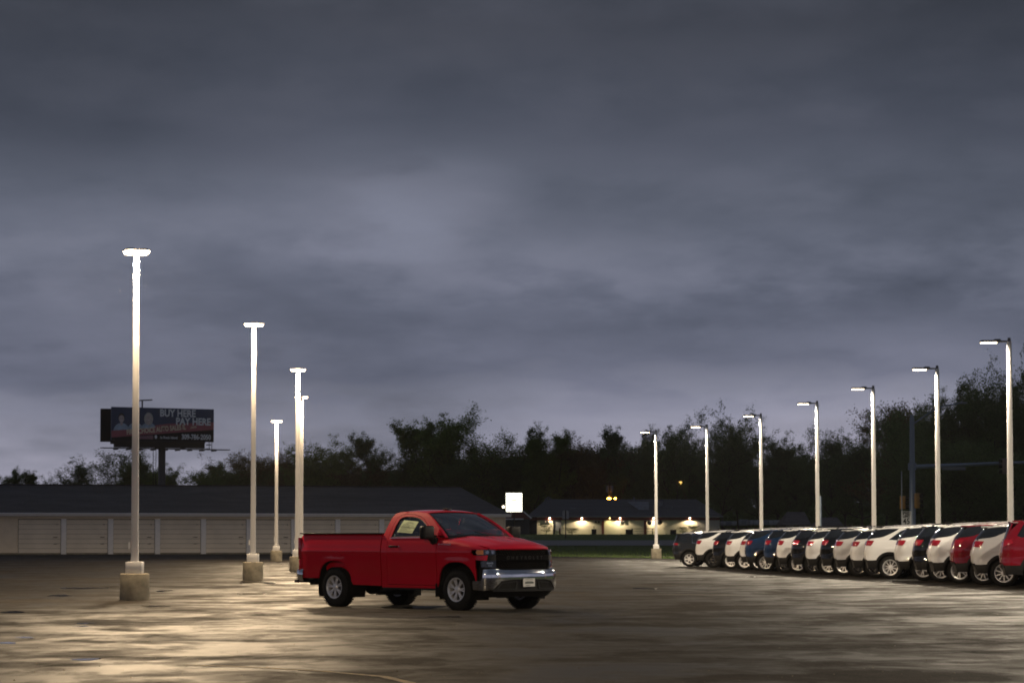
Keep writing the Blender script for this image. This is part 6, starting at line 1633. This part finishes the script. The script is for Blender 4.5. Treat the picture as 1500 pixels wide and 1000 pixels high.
for name, args in {'up1': (11, 17, 5.0, .25, 'up', 15000), 'up2': (12, 17, 4.2, .22, 'up', 14000), 'up3': (25, 17, 5.5, .20, 'up', 9000), 'round1': (13, 15, 6.5, .18, 'round', 20000), 'round2': (14, 15, 6.0, .22, 'round', 16000),
                   'round3': (15, 14, 6.5, .15, 'wide', 17000), 'sparse1': (16, 16, 5.5, .22, 'round', 5200), 'sparse2': (17, 15, 5.0, .25, 'up', 3800), 'cone1': (18, 15, 3.4, .12, 'cone', 14000), 'low1': (19, 10, 6.0, .12, 'wide', 15000), 'low2': (20, 10, 5.5, .10, 'round', 15000)}.items():
    tm_, cm_ = tree_meshes(*args); co = np.empty(len(cm_.vertices)*3); cm_.vertices.foreach_get('co', co); co = co.reshape(-1, 3)
    VAR[name] = (float(np.percentile(co[:, 2], 99.4)), float(np.percentile(np.abs(co[:, 0]), 96)), (tm_, cm_))
def tree(px, top, D, var, mat, label=None, wid=None, group='trees along the back of the scene', rot=None, name='tree'):
    H0, R0, (tm, cm) = VAR[var]; x = at(px, D); g = ground(x, D); H = zat(top + (8 if D < 300 else 0), D) - g
    r = empty(name, (x, D, g)); s = H/H0; sw_ = s if wid is None else (wid*D/F)/(1.75*R0)
    r.scale = (sw_, sw_, s); r.rotation_euler = (0, 0, rot if rot is not None else (px*1.7 + top) % 6.28)
    tag(r, label or 'dark leafy tree in the dense wood behind roofs and lamp posts', 'tree', group)
    link('trunk', tm, r, M['bark']); link('crown', cm, r, M[mat])
    return r
T = tree
T(2, 688, 375, 'up1', 'leaf_dark', 'dark treetop at the left edge above the garage roof', 40)
T(45, 692, 400, 'up2', 'leaf_dark', 'low treetop just right of the left edge above garage roof', 44)
T(104, 675, 372, 'up3', 'leaf_dark', 'lone rounded tree between the left edge and the billboard', 56)
T(76, 703, 390, 'low2', 'leaf_dark', 'small tree left of the lone rounded tree', 60)
T(138, 702, 395, 'low2', 'leaf_dark', 'low tree just right of the lone rounded tree', 60)
T(168, 652, 380, 'sparse2', 'leaf_dark', 'thin sparse tree rising under left end of the billboard', 54)
T(176, 668, 372, 'up1', 'leaf_dark', 'full dark tree below the left half of the billboard', 62)
T(216, 686, 385, 'low1', 'leaf_dark', 'low tree beside the billboard column on its left', 60)
T(262, 684, 380, 'round2', 'leaf_green', 'broad low tree right of the billboard column', 60)
T(300, 680, 384, 'up2', 'leaf_green', 'airy tree between billboard column and second flood lamp', 48)
T(336, 690, 370, 'low2', 'leaf_green', 'low green tree left of the second flood lamp post', 70)
T(352, 663, 380, 'sparse1', 'leaf_brown', 'thin twiggy treetop behind the second flood lamp post', 66)
T(392, 668, 366, 'round3', 'leaf_brown', 'brownish round tree between second and third flood lamps', 90)
T(428, 664, 362, 'round2', 'leaf_brown', 'brownish tree behind the third flood lamp post', 70)
T(468, 655, 360, 'round1', 'leaf_green', 'green round tree just right of the paired flood lamp posts', 84)
T(503, 646, 356, 'round2', 'leaf_green', 'wide green tree with twiggy top above garage ridge', 88)
T(535, 684, 350, 'low1', 'leaf_brown', 'low olive coloured tree above the garage ridge', 80)
T(556, 638, 352, 'up2', 'leaf_dark', 'pointed dark narrow tree left of the tallest tree', 50)
T(590, 664, 352, 'round2', 'leaf_dark', 'dark tree filling in under the pointed one', 70)
T(645, 604, 345, 'up3', 'leaf_green', 'tallest broad tree of the middle, behind the pickup cab', 100)
T(625, 622, 350, 'up2', 'leaf_green', 'left crown of the tallest clump behind the pickup cab', 70)
T(668, 620, 349, 'up1', 'leaf_green', 'right crown of the tallest clump behind the pickup cab', 80)
T(706, 634, 346, 'sparse1', 'leaf_green', 'open branched tree right of the tallest clump', 74)
T(690, 672, 340, 'round2', 'leaf_dark', 'dark lower tree beneath the open branched one', 80)
T(748, 668, 348, 'round3', 'leaf_dark', 'dark tree directly above the glowing sign', 74)
T(778, 626, 344, 'up1', 'leaf_green', 'upright many tipped tree right of the glowing sign', 66)
T(806, 636, 348, 'up2', 'leaf_green', 'second upright tree right of the glowing sign', 56)
T(840, 648, 350, 'sparse1', 'leaf_brown', 'twiggy brown tree over the left of the lit building', 66)
T(872, 646, 350, 'round1', 'leaf_brown', 'brown leafed round tree above the lit building roof', 74)
T(905, 630, 348, 'up2', 'leaf_dark', 'narrow upright tree near the orange lamps', 50)
T(938, 630, 350, 'up1', 'leaf_dark', 'dark upright tree behind the farthest lamp post', 58)
T(978, 622, 346, 'up3', 'leaf_dark', 'dark upright tree between the two farthest lamp posts', 62)
T(1012, 632, 350, 'round2', 'leaf_dark', 'dark tree left of the tall round one by the lamp posts', 60)
T(1058, 607, 342, 'round1', 'leaf_dark', 'tall full rounded tree behind the second farthest lamp post', 92)
T(1082, 622, 346, 'round2', 'leaf_dark', 'right shoulder of the tall rounded tree by lamp posts', 56)
T(1136, 640, 350, 'round2', 'leaf_dark', 'round dark tree right of the third farthest lamp post', 74)
T(1112, 668, 352, 'sparse1', 'leaf_dark', 'open tree in the notch of the skyline behind a lamp post', 66)
T(1172, 652, 340, 'up2', 'leaf_dark', 'upright tree just left of the middle lamp post', 50)
T(1214, 628, 336, 'sparse1', 'leaf_dark', 'twiggy tree just right of the middle lamp post', 60)
T(1238, 640, 345, 'up3', 'leaf_dark', 'tree between the middle lamp post and third from right', 60)
T(1262, 650, 330, 'round3', 'leaf_dark', 'broad dark tree behind the third lamp post from right', 80)
T(1296, 626, 326, 'sparse1', 'leaf_dark', 'sparse skyline tree left of the signal pole', 64)
T(1318, 636, 320, 'sparse2', 'leaf_dark', 'thin topped tree touching the left of the signal pole', 50)
T(1350, 602, 262, 'up1', 'leaf_dark', 'tree behind the steel signal pole', 84)
T(1384, 574, 255, 'round2', 'leaf_dark', 'big tree behind the second lamp post from right', 96)
T(1420, 552, 250, 'up1', 'leaf_dark', 'tall tree between the two nearest lamp posts', 92)
T(1455, 556, 250, 'up3', 'leaf_dark', 'tall tree just left of the nearest lamp post at right', 92)
T(1500, 518, 245, 'round1', 'leaf_dark', 'highest tree of all, at the right edge', 104)
T(1545, 530, 245, 'round2', 'leaf_dark', 'big tree just beyond the right edge', 100)
T(1400, 640, 240, 'round3', 'leaf_dark', 'lower tree under the mast arm by the second lamp post', 110)
T(1470, 640, 238, 'low2', 'leaf_dark', 'lower tree under the mast arm at far right', 120)
T(1330, 680, 262, 'low1', 'leaf_dark', 'bushy tree behind the speed limit sign', 90)
# second rank that closes the gaps lower down
rnd = random.Random(5)
for k in range(44):
    px = 330 + k*27.5 + rnd.uniform(-8, 8)
    if px < 560: top = 690 + rnd.uniform(-6, 8)
    elif px < 720: top = 672 + rnd.uniform(-10, 12)
    elif px < 1100: top = 668 + rnd.uniform(-14, 14)
    elif px < 1320: top = 672 + rnd.uniform(-14, 14)
    else: top = 600 + rnd.uniform(-20, 30)
    D = 372 + rnd.uniform(-8, 20) if px < 1320 else 285 + rnd.uniform(-8, 12)
    T(px, top, D, rnd.choice(['round1', 'round3', 'round2', 'low2', 'low1']), rnd.choice(['leaf_dark', 'leaf_dark', 'leaf_brown']), None, rnd.uniform(80, 110), 'second rank of trees in the wood')
# undergrowth that nobody could count: one mass of leaf clumps with stems
def undergrowth():
    rs = np.random.RandomState(3); n = 90000
    px = rs.uniform(250, 1600, n); D = np.where(px < 1320, 352 + rs.uniform(0, 60, n), 268 + rs.uniform(0, 40, n))
    hmax = np.where(px < 1320, 4.8, 7.0)*(0.65 + .35*np.sin(px*.045)*np.sin(px*.013 + 1)) + 1.2
    x = (px - 750)*D/F; g = 1.75; z = g + hmax*rs.beta(1.2, 1.5, n)
    c = np.stack([x, D, z], 1); s = rs.uniform(.15, .45, n)[:, None]
    u = rs.normal(0, 1, (n, 3)); u /= np.linalg.norm(u, axis=1)[:, None]; w = rs.normal(0, 1, (n, 3)); w -= (w*u).sum(1)[:, None]*u; w /= np.linalg.norm(w, axis=1)[:, None]
    V = np.stack([c - u*s, c + w*s*.8, c + u*s, c - w*s*.8], 1).reshape(-1, 3)
    me = bpy.data.meshes.new('undergrowth'); me.vertices.add(len(V)); me.vertices.foreach_set('co', V.ravel())
    me.loops.add(n*4); me.loops.foreach_set('vertex_index', np.arange(n*4)); me.polygons.add(n)
    me.polygons.foreach_set('loop_start', np.arange(0, n*4, 4)); me.polygons.foreach_set('loop_total', np.full(n, 4)); me.update()
    tag(link('undergrowth', me, None, M['leaf_dark']), 'dark brush filling the foot of the wood', 'undergrowth', kind='stuff')
undergrowth()
# shrubs at the lit wall
for px, top, lab in ((800, 764, 'thin leafless shrub beside the first lit wall lamp'), (838, 772, 'low shrub between sign post and lit wall'), (1000, 770, 'low dark shrub left of the rightmost wall lamp'), (1018, 768, 'shrub under the rightmost wall lamp')):
    T(px, top, 316, 'sparse2', 'leaf_dark', lab, 16, 'shrubs against the lit wall', name='shrub')
bpy.context.view_layer.update()


# ------------------------------------------------------------------ damp evening air
hz = MB(); hz.box((0, 230, 16.5), (1300, 900, 43)); hme = hz.mesh('haze')
hm = bpy.data.materials.new('damp air'); hm.use_nodes = True; ht = hm.node_tree; ht.nodes.clear()
pv = N(ht, 'ShaderNodeVolumePrincipled'); pv.inputs['Density'].default_value = HAZE; pv.inputs['Color'].default_value = (0.92, 0.94, 1.0, 1); pv.inputs['Anisotropy'].default_value = 0.4
ho = N(ht, 'ShaderNodeOutputMaterial'); ht.links.new(pv.outputs[0], ho.inputs['Volume'])
tag(link('haze', hme, None, hm), 'thin damp evening air over the whole lot', 'haze', kind='stuff')
